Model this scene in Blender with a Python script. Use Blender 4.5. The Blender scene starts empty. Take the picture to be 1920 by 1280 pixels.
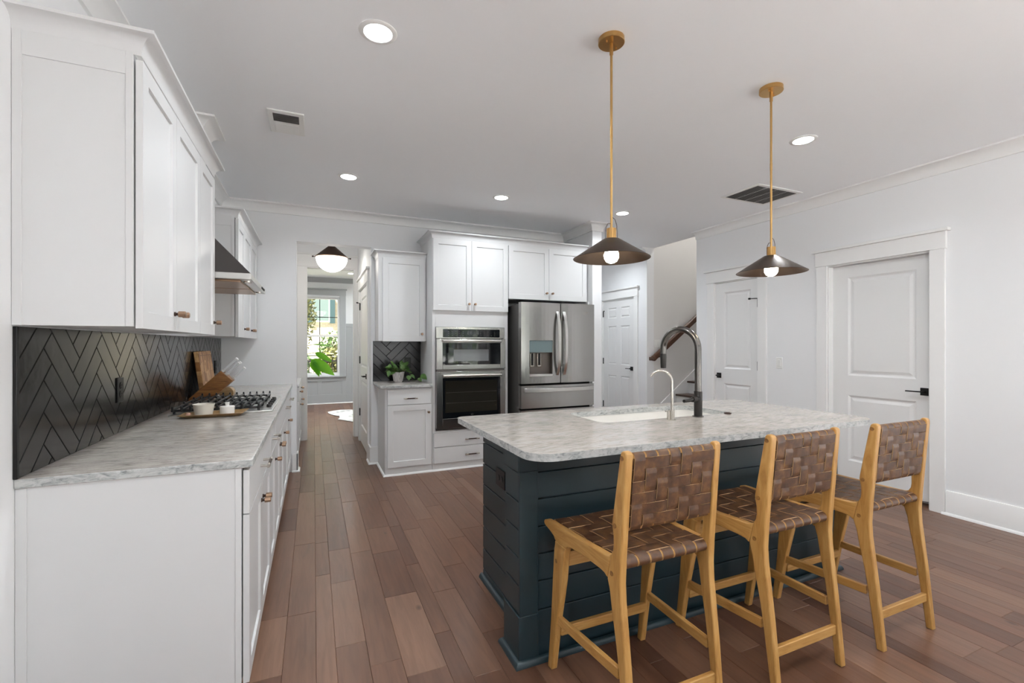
import bpy, bmesh, math, random
from mathutils import Vector, Matrix
from math import pi, sin, cos, radians

# ------------------------------------------------------------------ camera, world, sun, exposure
S = bpy.context.scene
COL = S.collection
cam_d = bpy.data.cameras.new('camera')
cam = bpy.data.objects.new('camera', cam_d)
COL.objects.link(cam)
cam.location = (0, 0, 1.3303)
cam.rotation_euler = (radians(90), 0, radians(-23.45))
cam_d.sensor_width = 36
cam_d.lens = 857.7 / 1920 * 36
cam_d.shift_y = (644.56 - 640) / 1920
cam_d.clip_start = 0.05
cam_d.clip_end = 300
S.camera = cam

W = bpy.data.worlds.new('sky'); S.world = W
W.use_nodes = True
bg = W.node_tree.nodes['Background']
bg.inputs[0].default_value = (0.86, 0.93, 1.0, 1)
bg.inputs[1].default_value = 1.0

sun_d = bpy.data.lights.new('sun', 'SUN'); sun = bpy.data.objects.new('sun', sun_d)
COL.objects.link(sun)
sun.location = (0, -10, 20)
sun.rotation_euler = (radians(32), 0, radians(-70))
sun_d.energy = 24.0; sun_d.angle = radians(1.0); sun_d.color = (1, 0.97, 0.92)

S.view_settings.view_transform = 'Standard'
S.view_settings.look = 'None'
S.view_settings.exposure = 1.1
S.view_settings.gamma = 1.0
S.view_settings.use_curve_mapping = False
S.cycles.max_bounces = 10
S.cycles.diffuse_bounces = 6
S.cycles.sample_clamp_indirect = 6.0

CAN_E = 14.0       # recessed lamp diffuser glow
CAN_W = 4.3        # recessed lamp output in watts
BULB_E = 60.0

XL, XR, YB, ZC = -0.844, 4.541, 5.274, 2.762
random.seed(7)

# ------------------------------------------------------------------ materials
MATS = {}
def mat(name, col, rough=0.5, metal=0.0, **kw):
    m = bpy.data.materials.new(name); m.use_nodes = True
    b = m.node_tree.nodes['Principled BSDF']
    b.inputs['Base Color'].default_value = (*col, 1)
    b.inputs['Roughness'].default_value = rough
    b.inputs['Metallic'].default_value = metal
    for k, v in kw.items():
        b.inputs[k.replace('_', ' ')].default_value = v
    MATS[name] = m
    return m
class NT:
    def __init__(s, m):
        s.t = m.node_tree; s.n = s.t.nodes; s.b = s.n['Principled BSDF']
    def node(s, typ, **kw):
        n = s.n.new(typ)
        for k, v in kw.items():
            if k.startswith('i_'):
                n.inputs[k[2:].replace('_', ' ')].default_value = v
            else:
                setattr(n, k, v)
        return n
    def link(s, a, ao, b, bi): s.t.links.new(a.outputs[ao], b.inputs[bi])
    def coord(s, scale=(1, 1, 1), rot=(0, 0, 0), which='Object'):
        c = s.node('ShaderNodeTexCoord'); mp = s.node('ShaderNodeMapping')
        mp.inputs['Scale'].default_value = scale; mp.inputs['Rotation'].default_value = rot
        s.link(c, which, mp, 'Vector'); return mp
    def noise(s, src, scale, detail=4, rough=0.55, dist=0.0):
        n = s.node('ShaderNodeTexNoise'); n.inputs['Scale'].default_value = scale
        n.inputs['Detail'].default_value = detail; n.inputs['Roughness'].default_value = rough
        n.inputs['Distortion'].default_value = dist
        if src: s.link(src, 'Vector', n, 'Vector')
        return n
    def ramp(s, src, out, stops):
        r = s.node('ShaderNodeValToRGB'); e = r.color_ramp.elements
        while len(e) < len(stops): e.new(0.5)
        for q, (p, c) in zip(e, stops): q.position = p; q.color = (*c, 1) if len(c) == 3 else c
        s.link(src, out, r, 'Fac'); return r
    def mix(s, fac, a, b, typ='MIX'):
        n = s.node('ShaderNodeMix', data_type='RGBA', blend_type=typ)
        for v, i in ((fac, 0), (a, 6), (b, 7)):
            if isinstance(v, tuple) and isinstance(v[0], bpy.types.Node): s.t.links.new(v[0].outputs[v[1]], n.inputs[i])
            elif i == 0: n.inputs[0].default_value = v
            else: n.inputs[i].default_value = (*v, 1)
        return n
    def bump(s, src, out, strength, dist=0.01):
        b = s.node('ShaderNodeBump'); b.inputs['Strength'].default_value = strength; b.inputs['Distance'].default_value = dist
        s.link(src, out, b, 'Height'); s.link(b, 'Normal', s.b, 'Normal'); return b

cab = mat('cabinet_paint', (0.70, 0.705, 0.71), 0.42)
trimp = mat('trim_paint', (0.84, 0.84, 0.835), 0.38)
wallp = mat('wall_paint', (0.83, 0.838, 0.85), 0.6)
t = NT(wallp); n_ = t.noise(t.coord(), 180, 2); t.bump(n_, 'Fac', 0.04, 0.002)
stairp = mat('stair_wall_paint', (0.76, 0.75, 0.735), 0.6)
ceilp = mat('ceiling_paint', (0.93, 0.945, 0.965), 0.7)
t = NT(ceilp); n_ = t.noise(t.coord(), 120, 3); t.bump(n_, 'Fac', 0.06, 0.002)
greyp = mat('grey_wainscot_paint', (0.40, 0.41, 0.42), 0.4)
doorp = mat('door_paint', (0.79, 0.792, 0.79), 0.35)

floorm = mat('hickory_planks', (0.2, 0.12, 0.08), 0.36)
t = NT(floorm)
at_ = t.node('ShaderNodeAttribute', attribute_name='tone')
crd = t.node('ShaderNodeTexCoord')
vadd = t.node('ShaderNodeVectorMath', operation='ADD')
vsc = t.node('ShaderNodeVectorMath', operation='SCALE'); vsc.inputs['Scale'].default_value = 37.0
t.link(at_, 'Vector', vsc, 'Vector'); t.link(crd, 'Object', vadd, 0); t.link(vsc, 'Vector', vadd, 1)
mp = t.node('ShaderNodeMapping'); mp.inputs['Scale'].default_value = (14, 1.1, 1); t.link(vadd, 'Vector', mp, 'Vector')
g1 = t.noise(mp, 3.0, 6, 0.6, 0.6)
mp2 = t.node('ShaderNodeMapping'); mp2.inputs['Scale'].default_value = (4, 0.8, 1); t.link(vadd, 'Vector', mp2, 'Vector')
g2 = t.noise(mp2, 2.0, 3)
base = t.ramp(at_, 'Fac', [(0.0, (0.115, 0.053, 0.032)), (0.35, (0.162, 0.080, 0.049)), (0.65, (0.196, 0.105, 0.067)), (1.0, (0.26, 0.147, 0.096))])
gr = t.ramp(g1, 'Fac', [(0.3, (0.72, 0.70, 0.68)), (0.6, (1, 1, 1))])
m1 = t.mix(0.75, (base, 'Color'), (gr, 'Color'), 'MULTIPLY')
gr2 = t.ramp(g2, 'Fac', [(0.3, (0.78, 0.76, 0.76)), (0.7, (1.12, 1.08, 1.05))])
m2 = t.mix(0.8, (m1, 2), (gr2, 'Color'), 'MULTIPLY')
vor = t.node('ShaderNodeTexVoronoi'); vor.inputs['Scale'].default_value = 2.3
mp3 = t.node('ShaderNodeMapping'); mp3.inputs['Scale'].default_value = (1.5, 0.8, 1); t.link(vadd, 'Vector', mp3, 'Vector'); t.link(mp3, 'Vector', vor, 'Vector')
kn = t.ramp(vor, 'Distance', [(0.0, (0.25, 0.2, 0.18)), (0.022, (0.4, 0.36, 0.33)), (0.06, (1, 1, 1))])
m3 = t.mix(0.85, (m2, 2), (kn, 'Color'), 'MULTIPLY')
t.t.links.new(m3.outputs[2], t.b.inputs['Base Color'])
mpb = t.node('ShaderNodeMapping'); mpb.inputs['Scale'].default_value = (15, 2.2, 1); t.link(vadd, 'Vector', mpb, 'Vector')
hs = t.noise(mpb, 1.6, 2, 0.5, 0.4)
hadd = t.node('ShaderNodeMath', operation='MULTIPLY_ADD'); hadd.inputs[1].default_value = 0.04
t.link(g1, 'Fac', hadd, 0); t.link(hs, 'Fac', hadd, 2)
t.bump(hadd, 'Value', 0.55, 0.0022)
rr = t.ramp(g2, 'Fac', [(0.2, (0.285, 0.285, 0.285)), (0.8, (0.37, 0.37, 0.37))]); t.link(rr, 'Color', t.b, 'Roughness')

def stone(name, k):
    m = mat(name, (0.5, 0.48, 0.46), 0.16)
    t = NT(m)
    a = t.noise(t.coord((16, 95, 95)), 1.0, 5, 0.7, 0.35)
    b = t.noise(t.coord((3.0, 7.0, 7)), 1.6, 4, 0.6)
    big = t.ramp(b, 'Fac', [(0.3, (0.40*k, 0.385*k, 0.37*k)), (0.5, (0.50*k, 0.465*k, 0.435*k)), (0.7, (0.52*k, 0.50*k, 0.48*k))])
    st = t.ramp(a, 'Fac', [(0.30, (0.32, 0.315, 0.31)), (0.40, (0.62, 0.61, 0.60)), (0.50, (0.96, 0.95, 0.94)), (0.75, (1.12, 1.12, 1.12))])
    m1 = t.mix(0.9, (big, 'Color'), (st, 'Color'), 'MULTIPLY')
    fine = t.noise(t.coord((90, 160, 160)), 2.0, 3, 0.7)
    fr = t.ramp(fine, 'Fac', [(0.3, (0.75, 0.75, 0.75)), (0.5, (1, 1, 1))])
    m2 = t.mix(0.6, (m1, 2), (fr, 'Color'), 'MULTIPLY')
    t.t.links.new(m2.outputs[2], t.b.inputs['Base Color'])
    return m
stone_e = mat('granite_edge', (0.5, 0.5, 0.5), 0.22)
t = NT(stone_e)
a = t.noise(t.coord((26, 26, 60)), 1.0, 6, 0.7, 0.9); r = t.ramp(a, 'Fac', [(0.33, (0.22, 0.235, 0.235)), (0.45, (0.42, 0.435, 0.43)), (0.58, (0.56, 0.57, 0.56))]); t.link(r, 'Color', t.b, 'Base Color')
stone_i = stone('island_granite', 0.97)
stone_l = stone('counter_granite', 1.22)

tealp = mat('island_paint', (0.015, 0.033, 0.042), 0.34)
tile = mat('black_tile', (0.014, 0.0135, 0.013), 0.19)
t = NT(tile); n_ = t.noise(t.coord((6, 6, 6)), 3, 2); t.bump(n_, 'Fac', 0.12, 0.004)
grout = mat('black_grout', (0.01, 0.01, 0.01), 0.8)
steel = mat('brushed_steel', (0.40, 0.395, 0.385), 0.21, 1.0)
t = NT(steel); n_ = t.noise(t.coord((1.5, 1.5, 240)), 3, 2); t.bump(n_, 'Fac', 0.03, 0.002)
steel_v = mat('steel_trim', (0.68, 0.67, 0.65), 0.3, 1.0)
steel_d = mat('dark_steel', (0.16, 0.15, 0.145), 0.34, 0.9)
fridge_side = mat('grey_fridge_side', (0.10, 0.095, 0.09), 0.5, 0.4)
blackm = mat('black_metal', (0.012, 0.012, 0.012), 0.4, 0.3)
iron = mat('cast_iron', (0.018, 0.019, 0.021), 0.38, 0.3)
glassb = mat('black_glass', (0.006, 0.007, 0.009), 0.04)
ovenwin = mat('oven_window_glass', (0.022, 0.020, 0.015), 0.05)
mwin = mat('microwave_window', (0.16, 0.17, 0.18), 0.1)
dispm = mat('dispenser_glass', (0.20, 0.27, 0.28), 0.2, 0.3)
recm = mat('dispenser_recess', (0.17, 0.15, 0.135), 0.35, 0.6)
brass = mat('brushed_brass', (0.58, 0.36, 0.14), 0.3, 1.0)
shade_o = mat('bronze_shade', (0.10, 0.075, 0.058), 0.33, 0.9)
bronze = mat('copper_bronze', (0.42, 0.28, 0.19), 0.33, 1.0)
bronze_d = mat('oil_bronze', (0.07, 0.045, 0.035), 0.42, 0.8)
nickel = mat('nickel', (0.62, 0.59, 0.54), 0.25, 1.0)
gun = mat('gunmetal', (0.17, 0.16, 0.15), 0.25, 1.0)
gun_d = mat('gunmetal_dark', (0.05, 0.048, 0.046), 0.38, 0.8)
ceramic = mat('white_ceramic', (0.84, 0.83, 0.80), 0.15)
cream = mat('cream_ceramic', (0.72, 0.69, 0.62), 0.35)
plast_w = mat('white_plastic', (0.82, 0.82, 0.80), 0.35)
vent_d = mat('vent_grey', (0.16, 0.16, 0.155), 0.6)
darkgap = mat('dark_gap', (0.01, 0.01, 0.01), 0.9)

def woodm(name, c0, c1, c2, scale, rough=0.42):
    m = mat(name, c1, rough); t = NT(m)
    mp = t.coord(scale); a = t.noise(mp, 2.0, 6, 0.6, 1.2)
    r = t.ramp(a, 'Fac', [(0.28, c0), (0.5, c1), (0.75, c2)])
    t.link(r, 'Color', t.b, 'Base Color'); t.bump(a, 'Fac', 0.08, 0.003)
    return m
oak = woodm('golden_wood', (0.36, 0.170, 0.042), (0.48, 0.255, 0.072), (0.56, 0.33, 0.115), (22, 22, 3))
oak_h = woodm('golden_wood_rail', (0.36, 0.170, 0.042), (0.48, 0.255, 0.072), (0.56, 0.33, 0.115), (22, 3, 22))
oak_x = woodm('golden_wood_cross', (0.36, 0.170, 0.042), (0.48, 0.255, 0.072), (0.56, 0.33, 0.115), (3, 22, 22))
plugw = woodm('wood_plug', (0.16, 0.07, 0.02), (0.26, 0.12, 0.035), (0.34, 0.17, 0.05), (30, 30, 30))
walnut = woodm('acacia_wood', (0.14, 0.050, 0.013), (0.26, 0.105, 0.026), (0.40, 0.19, 0.055), (4, 30, 30))
trayw = woodm('tray_wood', (0.20, 0.12, 0.05), (0.32, 0.20, 0.09), (0.42, 0.28, 0.14), (6, 40, 40), 0.35)
railw = woodm('handrail_wood', (0.045, 0.018, 0.010), (0.075, 0.03, 0.015), (0.11, 0.045, 0.022), (3, 20, 20), 0.3)
treadw = woodm('tread_wood', (0.04, 0.02, 0.014), (0.06, 0.03, 0.02), (0.09, 0.045, 0.03), (20, 3, 20), 0.35)
leather = mat('brown_leather', (0.15, 0.07, 0.03), 0.44)
t = NT(leather); a = t.noise(t.coord((1, 1, 1)), 26, 4, 0.6)
r = t.ramp(a, 'Fac', [(0.3, (0.046, 0.019, 0.009)), (0.5, (0.090, 0.038, 0.015)), (0.72, (0.175, 0.080, 0.025))]); t.link(r, 'Color', t.b, 'Base Color')
f_ = t.noise(t.coord(), 300, 2); t.bump(f_, 'Fac', 0.08, 0.001)
leather_e = mat('leather_edge', (0.50, 0.32, 0.17), 0.6)
board = mat('end_grain_board', (0.4, 0.2, 0.08), 0.45)
t = NT(board)
mp = t.coord((1, 30, 14)); br = t.node('ShaderNodeTexVoronoi', distance='CHEBYCHEV'); br.inputs['Scale'].default_value = 1.0; t.link(mp, 'Vector', br, 'Vector')
br.inputs['Randomness'].default_value = 0.55
hsv = t.node('ShaderNodeSeparateColor'); t.link(br, 'Color', hsv, 'Color')
r = t.ramp(hsv, 'Red', [(0.0, (0.34, 0.14, 0.04)), (0.5, (0.58, 0.29, 0.10)), (1.0, (0.80, 0.50, 0.22))])
g_ = t.noise(t.coord((40, 90, 20)), 1.5, 4); g2_ = t.ramp(g_, 'Fac', [(0.3, (0.55, 0.5, 0.45)), (0.6, (1, 1, 1))])
mm = t.mix(0.8, (r, 'Color'), (g2_, 'Color'), 'MULTIPLY'); t.t.links.new(mm.outputs[2], t.b.inputs['Base Color'])
acryl = mat('clear_acrylic', (0.85, 0.87, 0.88), 0.12, Transmission_Weight=0.25, IOR=1.3)
pink = mat('pink_salt', (0.62, 0.38, 0.29), 0.5)
def leafm(name, c0, c1, **kw):
    m = mat(name, c0, 0.35, **kw); t = NT(m)
    a = t.noise(t.coord(), 14, 3); r = t.ramp(a, 'Fac', [(0.3, c0), (0.7, c1)]); t.link(r, 'Color', t.b, 'Base Color'); return m
leaf_p = leafm('pothos_leaf', (0.025, 0.085, 0.016), (0.10, 0.20, 0.04))
leaf_b = mat('rubber_leaf', (0.07, 0.24, 0.015), 0.3)
t = NT(leaf_b); tr = t.node('ShaderNodeBsdfTranslucent'); tr.inputs['Color'].default_value = (0.25, 0.62, 0.04, 1)
mx = t.node('ShaderNodeMixShader'); mx.inputs[0].default_value = 0.5
out = t.n['Material Output']; t.link(t.b, 'BSDF', mx, 1); t.link(tr, 'BSDF', mx, 2); t.link(mx, 'Shader', out, 'Surface')
stemm = mat('plant_stem', (0.10, 0.12, 0.04), 0.6)
soil = mat('potting_soil', (0.03, 0.02, 0.015), 0.9)
potm = mat('whitewashed_pot', (0.5, 0.48, 0.47), 0.6)
t = NT(potm); a = t.noise(t.coord((40, 40, 8)), 2, 4); r = t.ramp(a, 'Fac', [(0.3, (0.33, 0.31, 0.31)), (0.6, (0.68, 0.66, 0.65))]); t.link(r, 'Color', t.b, 'Base Color')
hide = mat('cowhide', (0.7, 0.7, 0.69), 0.8)
t = NT(hide); a = t.noise(t.coord((2.2, 2.2, 2)), 1.4, 3); r = t.ramp(a, 'Fac', [(0.35, (0.28, 0.27, 0.26)), (0.46, (0.72, 0.71, 0.69)), (1, (0.78, 0.77, 0.75))]); t.link(r, 'Color', t.b, 'Base Color')
hide_e = mat('cowhide_edge', (0.08, 0.07, 0.06), 0.9)
# clear window glass: straight-through transparency with a weak mirror layer
pane = bpy.data.materials.new('window_glass'); pane.use_nodes = True
nt = pane.node_tree; nt.nodes.clear()
o_ = nt.nodes.new('ShaderNodeOutputMaterial'); tr = nt.nodes.new('ShaderNodeBsdfTransparent'); gl = nt.nodes.new('ShaderNodeBsdfGlossy'); mx = nt.nodes.new('ShaderNodeMixShader'); fr = nt.nodes.new('ShaderNodeFresnel')
gl.inputs['Roughness'].default_value = 0.0; fr.inputs['IOR'].default_value = 1.25
nt.links.new(fr.outputs[0], mx.inputs[0]); nt.links.new(tr.outputs[0], mx.inputs[1]); nt.links.new(gl.outputs[0], mx.inputs[2]); nt.links.new(mx.outputs[0], o_.inputs[0])
def emis(name, col, e):
    m = bpy.data.materials.new(name); m.use_nodes = True
    b = m.node_tree.nodes['Principled BSDF']; b.inputs['Base Color'].default_value = (0.8, 0.8, 0.8, 1)
    b.inputs['Emission Color'].default_value = (*col, 1); b.inputs['Emission Strength'].default_value = e
    return m
can_e = emis('lamp_diffuser', (0.96, 0.985, 1.0), CAN_E)
bulb_e = emis('warm_bulb', (1.0, 0.86, 0.68), BULB_E)
globe_e = emis('opal_glass_lit', (1.0, 0.95, 0.88), 5.0)
# outdoors
grass = mat('lawn', (0.22, 0.24, 0.10), 0.9)
bounce_ground = mat('bounce_paving', (0.66, 0.67, 0.68), 0.9)  # unseen pale surface added to bounce sunlight up to the ceiling
street_m = mat('grey_street', (0.30, 0.29, 0.27), 0.9)
brickm = mat('cream_brick', (0.62, 0.54, 0.44), 0.8)
t = NT(brickm); bk = t.node('ShaderNodeTexBrick'); bk.inputs['Scale'].default_value = 1.0
bk.inputs['Color1'].default_value = (0.34, 0.27, 0.20, 1); bk.inputs['Color2'].default_value = (0.42, 0.36, 0.28, 1); bk.inputs['Mortar'].default_value = (0.42, 0.40, 0.36, 1)
bk.inputs['Brick Width'].default_value = 0.22; bk.inputs['Row Height'].default_value = 0.075; bk.inputs['Mortar Size'].default_value = 0.008
mp = t.coord((1, 1, 1), (radians(90), 0, 0)); t.link(mp, 'Vector', bk, 'Vector'); t.link(bk, 'Color', t.b, 'Base Color')
shut = mat('dark_shutter', (0.025, 0.055, 0.06), 0.5)
winout = mat('house_window_glass', (0.12, 0.16, 0.15), 0.1)
bush1 = leafm('yellow_green_leaf', (0.075, 0.085, 0.02), (0.17, 0.16, 0.05))
bush2 = leafm('hedge_leaf', (0.035, 0.08, 0.02), (0.10, 0.15, 0.045))
barkm = mat('bark', (0.10, 0.07, 0.05), 0.9)

# ------------------------------------------------------------------ mesh helpers
def wloc(o):
    v = Vector((0, 0, 0))
    while o is not None: v += o.location; o = o.parent
    return v
class MB:
    def __init__(s): s.v = []; s.f = []; s.m = []; s.mi = 0; s.attr = None
    def add(s, vs, fs):
        o = len(s.v); s.v += [tuple(p) for p in vs]
        for f in fs: s.f.append([i + o for i in f]); s.m.append(s.mi)
    def box(s, x0, x1, y0, y1, z0, z1):
        x0, x1 = min(x0, x1), max(x0, x1); y0, y1 = min(y0, y1), max(y0, y1); z0, z1 = min(z0, z1), max(z0, z1)
        s.add([(x0,y0,z0),(x1,y0,z0),(x1,y1,z0),(x0,y1,z0),(x0,y0,z1),(x1,y0,z1),(x1,y1,z1),(x0,y1,z1)],
              [(3,2,1,0),(4,5,6,7),(0,1,5,4),(1,2,6,5),(2,3,7,6),(3,0,4,7)])
        return s
    def hexa(s, p):   # eight corners: bottom ring then top ring
        s.add(p, [(3,2,1,0),(4,5,6,7),(0,1,5,4),(1,2,6,5),(2,3,7,6),(3,0,4,7)]); return s
    def prism(s, poly, fn0, fn1):   # poly of 2d points, two maps to 3d
        n = len(poly); a = [fn0(*p) for p in poly]; b = [fn1(*p) for p in poly]
        s.add(a + b, [tuple(range(n))[::-1], tuple(range(n, 2*n))] + [(i, (i+1) % n, n + (i+1) % n, n + i) for i in range(n)]); return s
    def cyl(s, c0, c1, r0, r1=None, seg=20, cap=True):
        r1 = r0 if r1 is None else r1
        c0, c1 = Vector(c0), Vector(c1); d = (c1 - c0).normalized()
        u = d.orthogonal().normalized(); w = d.cross(u)
        ring = lambda c, r: [c + (u*cos(2*pi*i/seg) + w*sin(2*pi*i/seg))*r for i in range(seg)]
        fs = [(i, (i+1) % seg, seg + (i+1) % seg, seg + i) for i in range(seg)]
        if cap: fs += [tuple(range(seg))[::-1], tuple(range(seg, 2*seg))]
        s.add(ring(c0, r0) + ring(c1, r1), fs); return s
    def tube(s, pts, r, seg=10, cap=True):
        pts = [Vector(p) for p in pts]; n = len(pts)
        rs = r if isinstance(r, (list, tuple)) else [r]*n
        t = (pts[1]-pts[0]).normalized(); u = t.orthogonal().normalized(); vs = []
        for i, p in enumerate(pts):
            tn = (pts[min(i+1, n-1)] - pts[max(i-1, 0)]).normalized()
            u = (u - tn*u.dot(tn)).normalized(); w = tn.cross(u)
            vs += [p + (u*cos(2*pi*k/seg) + w*sin(2*pi*k/seg))*rs[i] for k in range(seg)]
        fs = [(i*seg+k, i*seg+(k+1) % seg, (i+1)*seg+(k+1) % seg, (i+1)*seg+k) for i in range(n-1) for k in range(seg)]
        if cap: fs += [tuple(range(seg))[::-1], tuple(range((n-1)*seg, n*seg))]
        s.add(vs, fs); return s
    def lathe(s, prof, c=(0, 0, 0), seg=32):   # profile (r, z)
        n = len(prof); vs = []
        for r, z in prof: vs += [(c[0]+r*cos(2*pi*k/seg), c[1]+r*sin(2*pi*k/seg), c[2]+z) for k in range(seg)]
        s.add(vs, [(i*seg+k, i*seg+(k+1) % seg, (i+1)*seg+(k+1) % seg, (i+1)*seg+k) for i in range(n-1) for k in range(seg)]); return s
    def sweep(s, prof, path, z0, side=1, cap=True):   # profile (d, z) along a mitred 2d path; d to the right (side=1) or left
        n = len(path); P = [Vector(p) for p in path]; nr = []
        for i in range(n-1):
            d = (P[i+1]-P[i]).normalized(); nr.append(Vector((d.y, -d.x))*side)
        vs = []; k = len(prof)
        for i in range(n):
            if i == 0: m = nr[0]
            elif i == n-1: m = nr[-1]
            else: m = (nr[i-1]+nr[i])/(1+nr[i-1].dot(nr[i]))
            vs += [(P[i].x+m.x*d, P[i].y+m.y*d, z0+z) for d, z in prof]
        fs = [(i*k+j, i*k+(j+1) % k, (i+1)*k+(j+1) % k, (i+1)*k+j) for i in range(n-1) for j in range(k)]
        if cap: fs += [tuple(range(k)), tuple(range((n-1)*k, n*k))[::-1]]
        s.add(vs, fs); return s
    def build(s, name, mats, parent=None, bevel=0, seg=2, smooth=35, loc=None, rot=None):
        mats = mats if isinstance(mats, (list, tuple)) else [mats]
        off = wloc(parent) if parent is not None else Vector((0, 0, 0))
        if loc is not None: off = off + Vector(loc)
        me = bpy.data.meshes.new(name)
        me.from_pydata([(x-off.x, y-off.y, z-off.z) for x, y, z in s.v], [], s.f)
        for m in mats: me.materials.append(m)
        me.polygons.foreach_set('material_index', s.m)
        bm = bmesh.new(); bm.from_mesh(me); bmesh.ops.recalc_face_normals(bm, faces=bm.faces); bm.to_mesh(me); bm.free()
        if smooth:
            me.polygons.foreach_set('use_smooth', [True]*len(me.polygons))
            me.set_sharp_from_angle(angle=radians(smooth))
        me.update()
        o = bpy.data.objects.new(name, me); COL.objects.link(o)
        if parent is not None: o.parent = parent
        if loc is not None: o.location = loc
        if rot is not None: o.rotation_euler = rot
        if bevel:
            b = o.modifiers.new('bevel', 'BEVEL'); b.width = bevel; b.segments = seg; b.limit_method = 'ANGLE'; b.angle_limit = radians(40)
        return o
def edge_mat(o):     # cut faces of a slab show the paler veined section of the stone
    for p in o.data.polygons:
        if abs(p.normal.z) < 0.5: p.material_index = 1
    return o
def thing(name, label, cat, loc=(0, 0, 0), group=None, rz=0):
    o = bpy.data.objects.new(name, None); o.empty_display_size = 0.1; COL.objects.link(o)
    o.location = loc; o.rotation_euler.z = rz
    o['label'] = label; o['category'] = cat
    if group: o['group'] = group
    return o
def tag(o, label, cat, group=None):
    o['label'] = label; o['category'] = cat
    if group: o['group'] = group
    return o
def struct(o, label=None):
    o['kind'] = 'structure'
    if label: o['label'] = label
    return o
def dup(root, loc, label, rz=None):
    def cp(o, p):
        c = o.copy(); COL.objects.link(c); c.parent = p
        for ch in o.children: cp(ch, c)
        return c
    r = cp(root, None); r.location = loc; r['label'] = label
    if rz is not None: r.rotation_euler.z = rz
    return r
class FR:      # local frame: u right, v up, w out of the face
    def __init__(s, o, u, w): s.o = Vector(o); s.u = Vector(u); s.v = Vector((0, 0, 1)); s.w = Vector(w)
    def p(s, u, v, w): return s.o + s.u*u + s.v*v + s.w*w
    def box(s, mb, u0, u1, v0, v1, w0, w1):
        mb.hexa([s.p(u0,v0,w0), s.p(u1,v0,w0), s.p(u1,v0,w1), s.p(u0,v0,w1), s.p(u0,v1,w0), s.p(u1,v1,w0), s.p(u1,v1,w1), s.p(u0,v1,w1)]); return mb
FX = lambda x: FR((x, 0, 0), (0, 1, 0), (1, 0, 0))       # faces +x, u = y
FXN = lambda x: FR((x, 0, 0), (0, 1, 0), (-1, 0, 0))     # faces -x, u = y
FY = lambda y: FR((0, y, 0), (1, 0, 0), (0, -1, 0))      # faces -y, u = x
FYP = lambda y: FR((0, y, 0), (1, 0, 0), (0, 1, 0))      # faces +y, u = x

def recessed(fr, u0, u1, v0, v1, t, holes, raised=None):
    """slab with moulded recesses; holes (a,b,c,d); raised=None flat sunk panel (shaker), else raised field"""
    mb = MB()
    us = sorted({u0, u1, *[h[0] for h in holes], *[h[1] for h in holes]}); vs = sorted({v0, v1, *[h[2] for h in holes], *[h[3] for h in holes]})
    inside = lambda u, v: any(h[0] < u < h[1] and h[2] < v < h[3] for h in holes)
    q = lambda *p: mb.add([fr.p(*a) for a in p], [(0, 1, 2, 3)])
    for i in range(len(us)-1):
        for j in range(len(vs)-1):
            if not inside((us[i]+us[i+1])/2, (vs[j]+vs[j+1])/2):
                q((us[i],vs[j],t),(us[i+1],vs[j],t),(us[i+1],vs[j+1],t),(us[i],vs[j+1],t))
    def ring(a, b):
        for i in range(4):
            j = (i+1) % 4; mb.add([fr.p(*a[i]), fr.p(*a[j]), fr.p(*b[j]), fr.p(*b[i])], [(0, 1, 2, 3)])
    R = lambda h, k, w: [(h[0]+k,h[2]+k,w),(h[1]-k,h[2]+k,w),(h[1]-k,h[3]-k,w),(h[0]+k,h[3]-k,w)]
    for h in holes:
        if raised is None:
            a, b = R(h, 0, t), R(h, 0.0025, t-0.009); ring(a, b); q(*b)
        else:
            a, b, c, d = R(h, 0, t), R(h, raised*0.35, t-0.011), R(h, raised*0.55, t-0.011), R(h, raised, t-0.003)
            ring(a, b); ring(b, c); ring(c, d); q(*d)
    o = [(u0,v0),(u1,v0),(u1,v1),(u0,v1)]
    for i in range(4):
        j = (i+1) % 4; q((*o[i],0),(*o[j],0),(*o[j],t),(*o[i],t))
    q((u0,v0,0),(u0,v1,0),(u1,v1,0),(u1,v0,0))
    bmw = mb
    return bmw
def shaker(fr, u0, u1, v0, v1, rail=0.057, t=0.02): return recessed(fr, u0, u1, v0, v1, t, [(u0+rail, u1-rail, v0+rail, v1-rail)])
def knob(fr, u, v, w, parent):
    mb = MB(); mb.mi = 1
    mb.cyl(fr.p(u, v, w), fr.p(u, v, w+0.004), 0.009, seg=16); mb.cyl(fr.p(u, v, w+0.004), fr.p(u, v, w+0.014), 0.006, seg=12)
    mb.mi = 0; mb.cyl(fr.p(u, v, w+0.014), fr.p(u, v, w+0.036), 0.0125, seg=8)
    mb.cyl(fr.p(u, v, w+0.036), fr.p(u, v, w+0.039), 0.0125, 0.010, seg=8)
    return mb.build('knob', [bronze, bronze_d], parent)
def pull(fr, u, v, w, parent, L=0.155):
    mb = MB(); h = L/2
    for s_ in (-1, 1):
        mb.mi = 0; mb.cyl(fr.p(u+s_*h*0.78, v, w), fr.p(u+s_*h*0.78, v, w+0.032), 0.0055, seg=12)
        mb.cyl(fr.p(u+s_*h, v, w+0.032), fr.p(u+s_*h*0.55, v, w+0.032), 0.0075, seg=14)
    mb.mi = 1; mb.cyl(fr.p(u-h*0.55, v, w+0.032), fr.p(u+h*0.55, v, w+0.032), 0.0065, seg=14)
    return mb.build('pull', [nickel, bronze_d], parent)

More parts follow.
